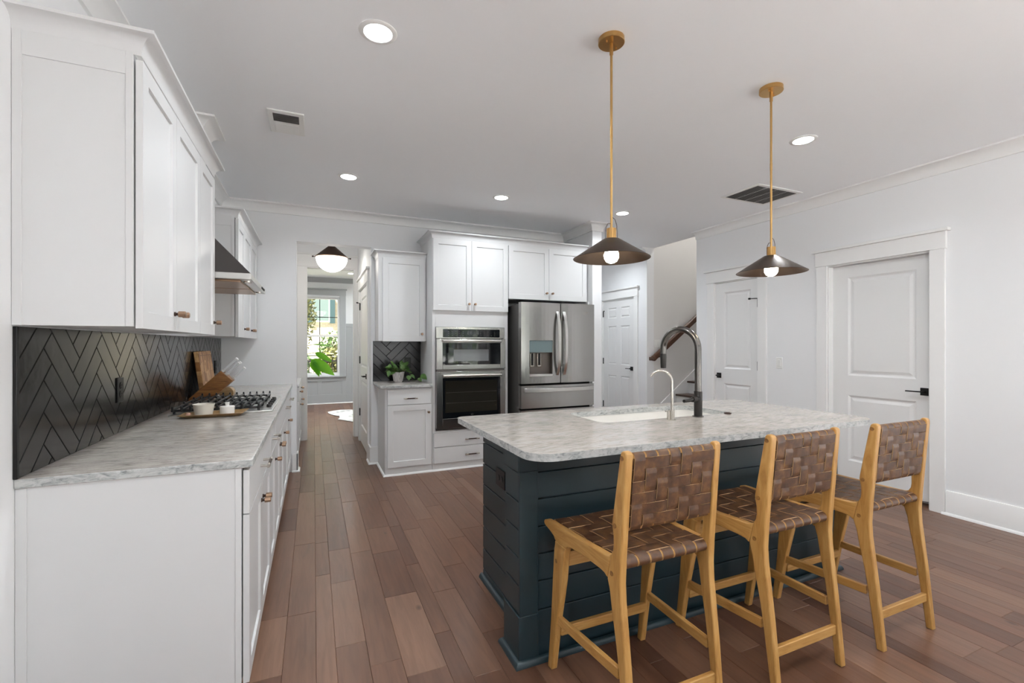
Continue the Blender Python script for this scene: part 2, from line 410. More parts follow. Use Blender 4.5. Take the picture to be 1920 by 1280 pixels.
CROWN = [(0, -0.092), (0.015, -0.092), (0.016, -0.080)] + [(0.016+0.066*(1-cos(a)), -0.080+0.066*sin(a)) for a in [radians(k) for k in (18, 36, 54, 72, 90)]] + [(0.09, -0.012), (0.09, 0), (0, 0)]
CABCROWN = [(0.0006, -0.068), (0.0012, -0.068), (0.004, -0.056)] + [(0.004+0.040*(1-cos(a)), -0.056+0.044*sin(a)) for a in [radians(k) for k in (18, 36, 54, 72, 90)]] + [(0.047, -0.011), (0.047, 0), (0.0006, 0)]
SHOE = [(0, 0), (0.017, 0), (0.0165, 0.006), (0.013, 0.013), (0.007, 0.018), (0, 0.019)]
BASEB = [(0, 0), (0.016, 0), (0.016, 0.183), (0.013, 0.188), (0, 0.188)]

# ------------------------------------------------------------------ room shell
# floor: individual planks with chamfered edges running away from the camera
rnd = random.Random(11)
mb = MB(); tones = []
x = -1.10
while x < 7.6:
    w = rnd.choice([0.078, 0.127, 0.127, 0.165, 0.165])
    y = -3.2 - rnd.random()*0.8
    while y < 11.1:
        L = rnd.uniform(0.35, 1.25); x1, y1 = x+w, y+L; g = 0.0016; d = 0.0022
        tone = min(1, max(0, rnd.gauss(0.45, 0.25)))
        c = [(x,y,-d),(x1,y,-d),(x1,y1,-d),(x,y1,-d),(x+g,y+g,0),(x1-g,y+g,0),(x1-g,y1-g,0),(x+g,y1-g,0)]
        mb.add(c, [(4,5,6,7),(0,1,5,4),(1,2,6,5),(2,3,7,6),(3,0,4,7)]); tones += [tone]*5
        y = y1
    x += w
fl = mb.build('floor', floorm, smooth=0)
a_ = fl.data.attributes.new('tone', 'FLOAT', 'FACE'); a_.data.foreach_set('value', tones)
struct(fl, 'reddish brown hand scraped wood plank floor')
struct(MB().box(-2.6, 7.7, -3.4, 11.2, -0.12, -0.004).build('floor', darkgap)).name = 'floor_base'

TH = 0.13
def wall(name, boxes, m=wallp):
    mb = MB()
    for b in boxes: mb.box(*b)
    return struct(mb.build(name, m, smooth=0))
wall('wall_left', [(XL-TH, XL, -3.1, -2.9, 0, ZC), (XL-TH, XL, -2.9, -0.5, 0, 0.06), (XL-TH, XL, -2.9, -0.5, 2.45, ZC), (XL-TH, XL, -0.5, YB, 0, ZC)])
# wall at the back with the tall opening into the hall
wall('wall_back', [(XL-TH, -0.163, YB, YB+TH, 0, ZC), (-0.163, 0.586, YB, YB+TH, 2.403, ZC), (0.586, 3.16, YB, YB+TH, 0, ZC)])
wall('wall_column', [(3.035, 3.165, 4.60, 6.75, 0, ZC)])
wall('wall_alcove', [(3.165, XR, 6.75, 6.88, 0, ZC)])
# right wall with three door openings and the open stairwell
D1 = (2.030, 2.830, 2.078); D2 = (3.575, 4.180, 2.078); D3 = (5.715, 6.555, 2.062)
wall('wall_right', [(XR, XR+TH, -3.1, -2.9, 0, ZC), (XR, XR+TH, -2.9, 0.2, 0, 0.06), (XR, XR+TH, -2.9, 0.2, 2.45, ZC), (XR, XR+TH, 0.2, D1[0], 0, ZC), (XR, XR+TH, D1[0], D1[1], D1[2], ZC), (XR, XR+TH, D1[1], D2[0], 0, ZC), (XR, XR+TH, D2[0], D2[1], D2[2], ZC),
                    (XR, XR+TH, D2[1], 4.475, 0, ZC), (XR, XR+TH, 5.434, D3[0], 0, ZC), (XR, XR+TH, D3[0], D3[1], D3[2], ZC), (XR, XR+TH, D3[1], 6.88, 0, ZC)])
wall('wall_closets', [(XR+TH+0.02, XR+TH+0.06, 1.7, 4.4, 0, 2.6), (XR+TH+0.02, XR+TH+0.06, 5.6, 6.9, 0, 2.6)])
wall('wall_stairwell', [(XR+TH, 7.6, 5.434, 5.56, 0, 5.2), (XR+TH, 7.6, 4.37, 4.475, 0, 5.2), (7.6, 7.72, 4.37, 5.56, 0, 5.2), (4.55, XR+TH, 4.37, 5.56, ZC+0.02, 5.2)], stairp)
struct(MB().box(4.5, 7.72, 4.37, 5.56, 5.2, 5.3).build('ceiling', ceilp, smooth=0)).name = 'ceiling_stairwell'
struct(MB().box(XL-TH, XR+TH, -3.1, YB+TH, ZC, ZC+0.02).box(3.03, XR+TH, YB+TH, 6.88, ZC, ZC+0.02).build('ceiling', ceilp, smooth=0), 'smooth white painted ceiling')
# wall behind the camera: three tall windows to the garden
WY = -3.1
wins = [(1.20, 2.30), (3.20, 4.40)]
bx = []; xs = XL-TH
for a, b in wins: bx.append((xs, a, WY-TH, WY, 0, ZC)); bx += [(a, b, WY-TH, WY, 0, 0.06), (a, b, WY-TH, WY, 2.45, ZC)]; xs = b
bx.append((xs, XR+TH, WY-TH, WY, 0, ZC)); wall('wall_rear', bx)
for i, (a, b) in enumerate(wins):
    mb = MB(); z0, z1 = 0.06, 2.45; m_ = (a+b)/2
    for q in ((a, a+0.06, z0, z1), (b-0.06, b, z0, z1), (a+0.06, b-0.06, z0, z0+0.06), (a+0.06, b-0.06, z1-0.06, z1), (m_-0.05, m_+0.05, z0+0.06, z1-0.06)):
        mb.box(q[0], q[1], WY-0.09, WY-0.04, q[2], q[3])
    wo = struct(mb.build('window_%d' % (i+2), trimp, bevel=0.003))
    MB().box(a+0.06, b-0.06, WY-0.067, WY-0.063, z0+0.06, z1-0.06).build('pane', pane, wo)
for i, (xx, a, b) in enumerate(((XL-TH/2, -2.9, -0.5), (XR+TH/2, -2.9, 0.2))):  # unseen side windows, added to spread daylight onto ceiling and walls
    mb = MB(); z0, z1 = 0.06, 2.45; n_ = 3
    for k in range(n_+1):
        yy = a+(b-a)*k/n_; mb.box(xx-0.03, xx+0.03, max(a, yy-0.035), min(b, yy+0.035), z0, z1)
    mb.box(xx-0.03, xx+0.03, a, b, z0, z0+0.06); mb.box(xx-0.03, xx+0.03, a, b, z1-0.06, z1)
    wo = struct(mb.build('window_%d' % (i+4), trimp))
    MB().box(xx-0.002, xx+0.002, a+0.03, b-0.03, z0+0.06, z1-0.06).build('pane', pane, wo)
# crown mouldings of the room
def trim(name, mb, m=trimp, bevel=0): return struct(mb.build(name, m, bevel=bevel))
trim('trim_1', MB().sweep(CROWN, [(XL, -3.1), (XL, 3.45), (-0.658, 3.45), (-0.658, 3.662), (XL, 3.662), (XL, YB), (3.035, YB), (3.035, 4.60), (3.165, 4.60), (3.165, 6.75), (XR, 6.75), (XR, 5.434)], ZC))
trim('trim_2', MB().sweep(CROWN, [(XR, 4.475), (XR, -3.1)], ZC))
trim('baseboard_right', MB().sweep(BASEB, [(XR, 1.93), (XR, 0.2)], 0).sweep(SHOE, [(XR-0.016, 1.95), (XR-0.016, 0.2)], 0)
     .sweep(BASEB, [(XR, 3.47), (XR, 2.945)], 0).sweep(BASEB, [(XR, 4.475), (XR, 4.30)], 0).sweep(BASEB, [(XR, 5.63), (XR, 5.434)], 0))
trim('baseboard_back', MB().sweep(BASEB, [(-0.16, YB+TH), (-0.163, YB), (-0.20, YB)], 0, -1) if 0 else
     MB().box(-0.206, -0.150, YB-0.016, YB, 0, 0.188).box(-0.163, -0.147, YB-0.016, YB+TH, 0, 0.188).box(0.570, 0.655, YB-0.016, YB, 0, 0.188).box(0.570, 0.586, YB, YB+TH+0.1, 0, 0.188)
     .sweep(SHOE, [(-0.206, YB-0.016), (-0.147, YB-0.016), (-0.147, YB+TH)], 0).sweep(SHOE, [(0.570, YB+0.2), (0.570, YB-0.016), (0.66, YB-0.016)], 0), bevel=0.002)

# door casings
def casing(name, fr, u0, u1, ztop, cw=0.095, zh=0.135, over=0.030, depth=0.13, jamb=True):
    mb = MB()
    fr.box(mb, u0-cw, u0, 0, ztop, 0, 0.022); fr.box(mb, u1, u1+cw, 0, ztop, 0, 0.022)
    fr.box(mb, u0-cw-0.008, u1+cw+0.008, ztop, ztop+zh, 0, 0.028)
    fr.box(mb, u0-cw-over, u1+cw+over, ztop+zh, ztop+zh+0.024, 0, 0.052)
    if jamb:
        fr.box(mb, u0, u0+0.012, 0, ztop-0.012, -depth, 0.002); fr.box(mb, u1-0.012, u1, 0, ztop-0.012, -depth, 0.002); fr.box(mb, u0, u1, ztop-0.012, ztop, -depth, 0.002)
    return trim(name, mb, bevel=0.002)
casing('trim_3', FXN(XR), D1[0], D1[1], D1[2], cw=0.098)
casing('trim_4', FXN(XR), D2[0], D2[1], D2[2], cw=0.105)
casing('trim_5', FXN(XR), D3[0], D3[1], D3[2], cw=0.085)
# doors
def lever(fr, u, v, w, direction, parent, L=0.11):
    mb = MB(); fr.box(mb, u-0.031, u+0.031, v-0.031, v+0.031, w, w+0.009)
    mb.cyl(fr.p(u, v, w+0.009), fr.p(u, v, w+0.045), 0.010, seg=14)
    a, b = sorted((u-direction*0.01, u+direction*L)); fr.box(mb, a, b, v-0.005, v+0.005, w+0.036, w+0.054)
    return mb.build('handle', blackm, parent, bevel=0.0015)
def hinge(fr, u, v, w, parent, stop=0):
    mb = MB(); mb.cyl(fr.p(u, v-0.05, w), fr.p(u, v+0.05, w), 0.0085, seg=12)
    if stop:
        mb.tube([fr.p(u, v+0.046, w), fr.p(u+stop*0.03, v+0.046, w+0.02), fr.p(u+stop*0.075, v+0.046, w+0.04)], 0.0045, 8)
        mb.cyl(fr.p(u+stop*0.065, v+0.046, w+0.035), fr.p(u+stop*0.085, v+0.046, w+0.046), 0.010, seg=12)
    return mb.build('hinge', blackm, parent)
fr = FXN(XR+0.085)
d = struct(recessed(fr, 2.046, 2.818, 0.040, 2.062, 0.025, [(2.152, 2.684, 1.036, 1.952), (2.152, 2.684, 0.240, 0.852)], 0.05).build('door_1', doorp), 'wide white two panel door set deep in its jamb')
lever(fr, 2.092, 0.938, 0.025, 1, d, 0.115)
fr = FXN(XR+0.040)
d = struct(recessed(fr, 3.588, 4.168, 0.012, 2.064, 0.035, [(3.680, 4.046, 1.035, 1.952), (3.680, 4.046, 0.24, 0.856)], 0.045).build('door_2', doorp), 'narrow white two panel door')
lever(fr, 4.118, 0.949, 0.035, -1, d, 0.06)
for z, s_ in ((1.832, 1), (1.084, 0), (0.3, 0)): hinge(fr, 3.585, z-0.04*s_, 0.040, d, s_)
d = struct(recessed(fr, 5.728, 6.543, 0.012, 2.048, 0.035, [(a, b, c, e) for a, b in ((5.846, 6.074), (6.190, 6.414)) for c, e in ((1.755, 1.925), (0.995, 1.625), (0.24, 0.815))], 0.035).build('door_3', doorp), 'white six panel door')
lever(fr, 5.790, 0.945, 0.035, 1, d, 0.10)
for z, s_ in ((1.835, -1), (1.044, 0), (0.32, 0)): hinge(fr, 6.546, z, 0.040, d, s_)

# ------------------------------------------------------------------ staircase beyond the right wall
st = thing('staircase', 'white staircase with dark wood treads climbing to the right beside the faucet', 'stairs', (4.6, 4.95, 0))
for k in range(1, 12):
    xn = 4.60 + 0.2305*(k-1); z = 0.19*k
    if xn > 7.3: break
    MB().box(xn+0.025, xn+0.045, 4.48, 5.41, z-0.19, z-0.028).build('riser', trimp, st)
    MB().box(xn, xn+0.2305+0.03, 4.48, 5.41, z-0.028, z).build('tread', treadw, st, bevel=0.008, seg=3)
sk = [(4.675, 0.0), (4.675, 0.355), (7.5, 2.44), (7.5, 1.9), (4.95, 0.0)]
MB().prism(sk, lambda a, b: (a, 5.412, b), lambda a, b: (a, 5.432, b)).build('skirt_board', trimp, st)
hr = thing('handrail', 'dark stained wooden handrail sloping up the wall behind the faucet', 'handrail', (4.55, 5.36, 1.1))
pr = [(-0.028, -0.036), (0.028, -0.036), (0.030, 0.0), (0.026, 0.028), (0.010, 0.040), (-0.010, 0.040), (-0.026, 0.028), (-0.030, 0.0)]
dz = Vector((1, 0, 0.737)).normalized(); up = Vector((-dz.z, 0, dz.x)); p0 = Vector((4.60, 5.36, 1.118)); p1 = p0+dz*3.3
f = lambda P: (lambda a, b: tuple(P+Vector((0, 1, 0))*a+up*b))
MB().prism(pr, f(p0), f(p1)).build('rail', railw, hr, bevel=0.004)
MB().prism([(a*1.05, b*1.05) for a, b in pr], lambda a, b: tuple(p0+Vector((0, 1, 0))*a+up*b-dz*0.02), lambda a, b: tuple(p0+Vector((0, 1, 0))*a+up*b+dz*0.02)).box(4.575, 4.615, 5.36, 5.432, 1.085, 1.135).build('end_return', railw, hr, bevel=0.006)
for kx in (0.12, 1.3, 2.4):
    q = p0+dz*kx
    MB().tube([q-up*0.04, q-up*0.06, q-up*0.065+Vector((0, 0.05, -0.005)), q-up*0.065+Vector((0, 0.072, -0.012))], 0.007, 8).build('bracket', blackm, hr)

# ------------------------------------------------------------------ electrical plates
def plate(name, label, cat, fr, u, v, n=1, m=plast_w, kind='switch', group=None):
    w = 0.07+0.046*(n-1); o = thing(name, label, cat, tuple(fr.p(u, v, 0)), group)
    mb = MB(); fr.box(mb, u-w/2, u+w/2, v-0.058, v+0.058, 0.0005, 0.006); mb.build('cover_plate', m, o, bevel=0.002)
    for i in range(n):
        uu = u-(n-1)*0.023+i*0.046
        if kind == 'switch':
            mb = MB(); fr.box(mb, uu-0.0165, uu+0.0165, v-0.033, v+0.033, 0.006, 0.0095); mb.build('rocker', m, o, bevel=0.0015)
        else:
            for dv in (-0.02, 0.02):
                mb = MB(); mb.cyl(fr.p(uu, v+dv, 0.006), fr.p(uu, v+dv, 0.0085), 0.0165, seg=20)
                mb.mi = 1
                for du in (-0.006, 0.006): fr.box(mb, uu+du-0.0012, uu+du+0.0012, v+dv-0.002, v+dv+0.007, 0.0085, 0.0092)
                mb.cyl(fr.p(uu, v+dv-0.008, 0.0085), fr.p(uu, v+dv-0.008, 0.0092), 0.0025, seg=10)
                mb.build('receptacle', [m, darkgap], o)
    return o
plate('light_switch', 'single white rocker switch between the two right wall doors', 'switch', FXN(XR), 3.328, 1.128)
plate('light_switch', 'double white switch plate above the handrail on the stair wall', 'switch', FY(5.434), 4.732, 1.335, 2)
plate('light_switch', 'white switch plate at the hall entrance beside the oven cabinets', 'switch', FXN(0.586), 5.345, 1.12)
plate('outlet', 'black outlet on the herringbone tile near the front of the long counter', 'outlet', FX(XL+0.0085), 2.70, 1.115, 1, blackm, 'outlet')
plate('outlet', 'black outlet on the herringbone tile at the far end beyond the cutting board', 'outlet', FX(XL+0.0085), 4.985, 1.118, 1, blackm, 'outlet')
plate('outlet', 'black outlet on the small tiled niche behind the potted plant', 'outlet', FY(YB-0.0085), 0.985, 1.118, 1, blackm, 'outlet')

# ------------------------------------------------------------------ herringbone backsplashes
def herring(fr, u0, u1, v0, v1, uoff, voff, thick=0.0085, Wt=0.0765, Lt=0.290, gap=0.0022):
    bm = bmesh.new(); r2 = math.sqrt(0.5)
    def tilep(cx, cy, vert):
        hw, hl = (Wt-gap)/2, (Lt-gap)/2
        pts = [(-hl, -hw), (hl, -hw), (hl, hw), (-hl, hw)]
        if vert: pts = [(-hw, -hl), (hw, -hl), (hw, hl), (-hw, hl)]
        pts = [(cx+a, cy+b) for a, b in pts]
        return [((a-b)*r2+uoff, (a+b)*r2+voff) for a, b in pts]
    K = 70
    for i in range(-K, K):
        for j in range(-K, K):
            ox, oy = i*Wt+j*Lt, i*Wt-j*Lt
            for (cx, cy, vt) in ((ox+Lt/2, oy+Wt/2, False), (ox+Lt+Wt/2-Wt, oy-Lt/2+0*Wt, True)):
                P = tilep(cx, cy, vt)
                if max(p[0] for p in P) < u0 or min(p[0] for p in P) > u1 or max(p[1] for p in P) < v0 or min(p[1] for p in P) > v1: continue
                cu = sum(p[0] for p in P)/4; cv = sum(p[1] for p in P)/4
                lo = [bm.verts.new((p[0], p[1], 0.004)) for p in P]
                k = 0.0022
                hi = []
                for q, p in enumerate(P):
                    a = Vector(P[(q+1) % 4])-Vector(p); b = Vector(P[q-1])-Vector(p)
                    z = Vector(p)+a.normalized()*k+b.normalized()*k
                    hi.append(bm.verts.new((z.x, z.y, thick)))
                bm.faces.new(hi)
                for q in range(4): bm.faces.new((lo[q], lo[(q+1) % 4], hi[(q+1) % 4], hi[q]))
    for co, no in (((u0, 0, 0), (-1, 0, 0)), ((u1, 0, 0), (1, 0, 0)), ((0, v0, 0), (0, -1, 0)), ((0, v1, 0), (0, 1, 0))):
        bmesh.ops.bisect_plane(bm, geom=bm.verts[:]+bm.edges[:]+bm.faces[:], plane_co=co, plane_no=no, clear_outer=True)
    bm.verts.index_update()
    mb = MB(); mb.add([fr.p(*v.co) for v in bm.verts], [[v.index for v in f.verts] for f in bm.faces]); bm.free()
    return mb
def splash(label, fr, u0, u1, v0, v1, uoff, voff, edge=False):
    o = thing('backsplash', label, 'backsplash', tuple(fr.p(u0, v0, 0)))
    mb = MB(); fr.box(mb, u0, u1, v0, v1, 0.0003, 0.0055); mb.build('grout', grout, o)
    herring(fr, u0+0.002, u1, v0+0.001, v1, uoff, voff).build('tiles', tile, o, smooth=20)
    if edge:
        mb = MB(); fr.box(mb, u0-0.012, u0+0.002, v0, v1, 0.0003, 0.011); mb.build('edge_strip', blackm, o, bevel=0.002)
splash('glossy black herringbone tile backsplash running along the left wall', FX(XL), 1.900, YB, 0.9145, 1.384, 2.099+0.205, 1.382, True)
splash('small black herringbone backsplash behind the potted plant', FY(YB), 0.604, 1.134, 0.9145, 1.362, 0.80, 1.355)

# ------------------------------------------------------------------ left run: base cabinets, worktop, wall cabinets
CF = -0.239
def base_left(label, y0, y1, doors, drawer=True, first=False, knob_side=None):
    o = thing('base_cabinet', label, 'cabinet', ((XL+CF)/2, (y0+y1)/2, 0), 'white base cabinets along the left wall')
    mb = MB(); mb.box(XL+0.001, CF, y0, y1, 0.10, 0.883); mb.box(XL+0.001, CF-0.06, y0+(0.0 if not first else 0.0), y1, 0, 0.10)
    mb.build('carcass', cab, o, bevel=0.001)
    f = FX(CF+0.0045); g = 0.0015; zt = 0.872
    if drawer:
        mb = MB(); f.box(mb, y0+g, y1-g, 0.713, zt, 0, 0.02); d = mb.build('drawer', cab, o, bevel=0.002); pull(f, (y0+y1)/2, 0.792, 0.02, d); zd = 0.709
    else:
        mb = MB(); f.box(mb, y0+g, y1-g, 0.713, zt, 0, 0.02); mb.build('false_front', cab, o, bevel=0.002); zd = 0.709
    w = (y1-y0)/doors
    for i in range(doors):
        a, b = y0+i*w+g, y0+(i+1)*w-g
        d = shaker(f, a, b, 0.10, zd).build('door', cab, o, bevel=0.0012)
        near = (i == 1) if doors == 2 else (knob_side == 'near')
        knob(f, a+0.03 if near else b-0.03, 0.632, 0.02, d)
    if first:
        fy = FY(y0); mb = MB(); fy.box(mb, XL+0.001, CF, 0, 0.883, 0.0, 0.006)
        mb.build('end_panel', cab, o); mb = MB()
        fy.box(mb, XL+0.001, XL+0.028, 0, 0.883, 0.006, 0.009); mb.build('end_stile', cab, o, bevel=0.001)
        mb = MB(); fy.box(mb, CF-0.019, CF, 0, 0.883, 0.006, 0.009); mb.build('end_stile', cab, o, bevel=0.001)
    return o
base_left('nearest white base cabinet with drawer over two doors and bare end panel', 1.908, 2.800, 2, True, True)
base_left('narrow white base cabinet just before the cooktop with one drawer and door', 2.800, 3.150, 1, True, knob_side='far')
base_left('white base cabinet directly under the gas cooktop with two doors', 3.150, 3.990, 2, False)
base_left('white base cabinet just beyond the cooktop with drawer and single door', 3.990, 4.630, 1, True, knob_side='near')
base_left('farthest white base cabinet of the left run beside the hall doorway', 4.630, YB-0.002, 1, True, knob_side='near')

def slab_poly(x0, x1, y0, y1, radii, seg=8):    # radii for corners (x0y0, x1y0, x1y1, x0y1)
    P = []
    for (cx, cy, sx, sy, a0), r in zip(((x0, y0, 1, 1, 180), (x1, y0, -1, 1, 270), (x1, y1, -1, -1, 0), (x0, y1, 1, -1, 90)), radii):
        if r <= 0: P.append((cx, cy)); continue
        for k in range(seg+1):
            a = radians(a0+90*k/seg); P.append((cx+sx*r+r*cos(a), cy+sy*r+r*sin(a)))
    return P
P = slab_poly(XL+0.0005, -0.202, 1.892, YB-0.0005, (0, 0.016, 0, 0))
o = MB().prism(P, lambda a, b: (a, b, 0.884), lambda a, b: (a, b, 0.914)).build('worktop', [stone_l, stone_e], bevel=0.004, seg=3)
tag(edge_mat(o), 'long grey granite worktop along the left wall', 'worktop')

def upper_left(label, y0, y1, splits, knobs, endp=None):
    z0, z1 = 1.388, 2.292
    o = thing('wall_cabinet', label, 'cabinet', ((XL-0.546)/2, (y0+y1)/2, z0), 'white wall cabinets on the left wall')
    MB().box(XL+0.001, -0.546, y0, y1, z0, z1).build('carcass', cab, o, bevel=0.001)
    f = FX(-0.541); e = [y0]+splits+[y1]
    for i in range(len(e)-1):
        a, b = e[i]+0.0015, e[i+1]-0.0015
        d = shaker(f, a, b, z0-0.006, z1-0.02).build('door', cab, o, bevel=0.0012)
        knob(f, (a+0.03) if knobs[i] == 'n' else (b-0.03), 1.452, 0.02, d)
    if endp is not None:
        fy = FY(y0); mb = MB()
        fy.box(mb, XL+0.001, XL+0.024, z0, z1, 0, 0.004); fy.box(mb, -0.566, -0.546, z0, z1, 0, 0.004); fy.box(mb, XL+0.024, -0.566, z1-0.075, z1, 0, 0.004); mb.build('end_trim', cab, o, bevel=0.001)
    return o
upper_left('nearest white wall cabinet at upper left with two tall doors', 1.885, 2.728, [2.294], ['f', 'n'], 1)
upper_left('single door white wall cabinet right next to the range hood, near side', 2.728, 3.095, [], ['f'])
upper_left('three door white wall cabinet beyond the range hood near the back corner', 3.990, 5.235, [4.345, 4.79], ['f', 'f', 'n'], 1)
def cabcrown(label, path, z, side=1):
    o = MB().sweep(CABCROWN, path, z, side).build('cabinet_crown', cab); return tag(o, label, 'moulding')
cabcrown('white crown moulding along the top of the nearest left wall cabinets', [(XL, 1.885), (-0.526, 1.885), (-0.526, 3.095), (XL, 3.095)], 2.354)
cabcrown('white crown moulding on the wall cabinet in the back left corner', [(XL, 3.990), (-0.526, 3.990), (-0.526, 5.235), (-0.70, 5.235)], 2.348)

# ------------------------------------------------------------------ range hood and its chase
struct(MB().box(XL, -0.658, 3.45, 3.662, 2.05, ZC).build('wall_chase', wallp, smooth=0))
ho = thing('range_hood', 'stainless steel range hood between the two groups of left wall cabinets', 'range hood', (-0.6, 3.54, 1.70))
y0, y1 = 3.105, 3.980
MB().box(XL+0.001, -0.340, y0, y1, 1.712, 1.748).build('rim', steel_v, ho, bevel=0.002)
MB().hexa([(XL+0.001,y0,1.748),(-0.342,y0,1.748),(-0.342,y1,1.748),(XL+0.001,y1,1.748),(XL+0.001,3.40,2.05),(-0.62,3.40,2.05),(-0.62,3.71,2.05),(XL+0.001,3.71,2.05)]).build('canopy', steel_d, ho, bevel=0.002)
MB().box(XL+0.001, -0.650, 3.43, 3.68, 2.05, 2.67).build('flue_cover', cab, ho, bevel=0.002)
for k in range(2): MB().box(XL+0.06, -0.40, y0+0.05+k*0.40, y0+0.43+k*0.40, 1.700, 1.712).build('grease_filter', bronze, ho, bevel=0.003)
for yy in (y0+0.12, y1-0.12): MB().cyl((-0.372, yy, 1.706), (-0.372, yy, 1.712), 0.022).build('hood_lamp', nickel, ho)
mb = MB()
for k in range(4): mb.cyl((-0.341, 3.70+k*0.05, 1.73), (-0.334, 3.70+k*0.05, 1.73), 0.008, seg=12)
mb.build('button', blackm, ho)

# ------------------------------------------------------------------ cooktop
ct = thing('cooktop', 'stainless gas cooktop with black cast iron grates set into the left worktop', 'cooktop', (-0.5, 3.57, 0.914))
MB().box(-0.765, -0.232, 3.182, 3.962, 0.9142, 0.922).build('tray', steel_v, ct, bevel=0.003)
for k, (cx, cy, r) in enumerate([(-0.63, 3.33, 0.04), (-0.40, 3.33, 0.035), (-0.52, 3.56, 0.05), (-0.63, 3.80, 0.035), (-0.40, 3.78, 0.04)]):
    MB().cyl((cx, cy, 0.922), (cx, cy, 0.934), r, r*0.9).cyl((cx, cy, 0.934), (cx, cy, 0.942), r*0.75).build('burner', iron, ct)
for k in range(3):
    a, b = 3.192+k*0.256, 3.192+k*0.256+0.250; mb = MB(); x0, x1 = -0.752, -0.300; n_ = 11
    for yy in (a+0.012, b-0.026): mb.box(x0, x1, yy, yy+0.012, 0.936, 0.948)
    for q in range(n_):
        xx = x0+0.008+(x1-x0-0.016)*q/(n_-1)
        mb.box(xx-0.006, xx+0.006, a+0.004, b-0.004, 0.944, 0.957)
        for yy, s_ in ((a, -1), (b, 1)):
            mb.hexa([(xx-0.007,yy-0.010,0.938),(xx+0.007,yy-0.010,0.938),(xx+0.007,yy+0.010,0.938),(xx-0.007,yy+0.010,0.938),(xx-0.005,yy-0.005+s_*0.006,0.970),(xx+0.005,yy-0.005+s_*0.006,0.970),(xx+0.005,yy+0.005+s_*0.006,0.970),(xx-0.005,yy+0.005+s_*0.006,0.970)])
    for xx in (x0+0.004, x1-0.018):
        for yy in (a+0.014, b-0.028): mb.box(xx, xx+0.014, yy, yy+0.014, 0.922, 0.940)
    mb.build('grate', iron, ct, bevel=0.003)
for k in range(5): MB().cyl((-0.266, 3.36+k*0.105, 0.922), (-0.266, 3.36+k*0.105, 0.940), 0.015, 0.013).build('control_knob', gun_d, ct, bevel=0.002)

# tray with bowl and jar
tr_ = MB()
xa, xb, ya, yb = -0.682, -0.372, 3.030, 3.172
def trayring(k, z): return [(xa-k, ya-k, z), (xb+k, ya-k, z), (xb+k, yb+k, z), (xa-k, yb+k, z)]
R = [trayring(-0.03, 0.9145), trayring(0.0, 0.934), trayring(-0.007, 0.934), trayring(-0.034, 0.921)]
R[1][0] = (xa-0.012, ya, 0.934); R[1][2] = (xb+0.02, yb, 0.942)
vs = [p for r in R for p in r]; fs = [(3, 2, 1, 0), (12, 13, 14, 15)]
for k in range(3): fs += [(k*4+i, k*4+(i+1) % 4, (k+1)*4+(i+1) % 4, (k+1)*4+i) for i in range(4)]
tr_.add(vs, fs); tag(tr_.build('wooden_tray', trayw, bevel=0.003), 'shallow wooden serving tray on the left worktop before the cooktop', 'tray')
o = MB().lathe([(0, 0), (0.040, 0), (0.044, 0.004), (0.052, 0.058), (0.054, 0.060), (0.0545, 0.066), (0.051, 0.066), (0.046, 0.058), (0.038, 0.010), (0, 0.008)], (0, 0, 0)).build('bowl', cream)
o.location = (-0.577, 3.105, 0.9216); tag(o, 'cream ceramic bowl on the wooden tray', 'bowl')
j = thing('salt_cellar', 'small white lidded ceramic jar on the wooden tray', 'jar', (-0.462, 3.108, 0.9216))
MB().lathe([(0, 0), (0.034, 0), (0.037, 0.003), (0.038, 0.040), (0, 0.040)], (-0.462, 3.108, 0.9216)).build('body', ceramic, j)
MB().lathe([(0, 0.040), (0.039, 0.040), (0.039, 0.046), (0.034, 0.049), (0.012, 0.050), (0.010, 0.056), (0.013, 0.066), (0.010, 0.070), (0, 0.071)], (-0.462, 3.108, 0.9216)).build('lid', ceramic, j)
mb = MB(); rr_ = random.Random(3)
def rock(c, r, seed):
    q = random.Random(seed); pts = []
    mb = MB()
    for i in range(5):
        a = pi*i/4
        pts.append((max(0.0005, r*sin(a)*q.uniform(0.8, 1.1)), c[2]+r*0.7-r*0.7*cos(a)))
    n = 8; vs = []
    for rad, z in pts: vs += [(c[0]+rad*cos(2*pi*k/n)*q.uniform(0.8, 1.15), c[1]+rad*sin(2*pi*k/n)*q.uniform(0.8, 1.15), z) for k in range(n)]
    mb.add(vs, [(i*n+k, i*n+(k+1) % n, (i+1)*n+(k+1) % n, (i+1)*n+k) for i in range(4) for k in range(n)]); return mb
tag(rock((-0.648, 3.085, 0.922), 0.017, 2).build('salt_stone', pink), 'small pink salt stone at the left end of the tray', 'stone')

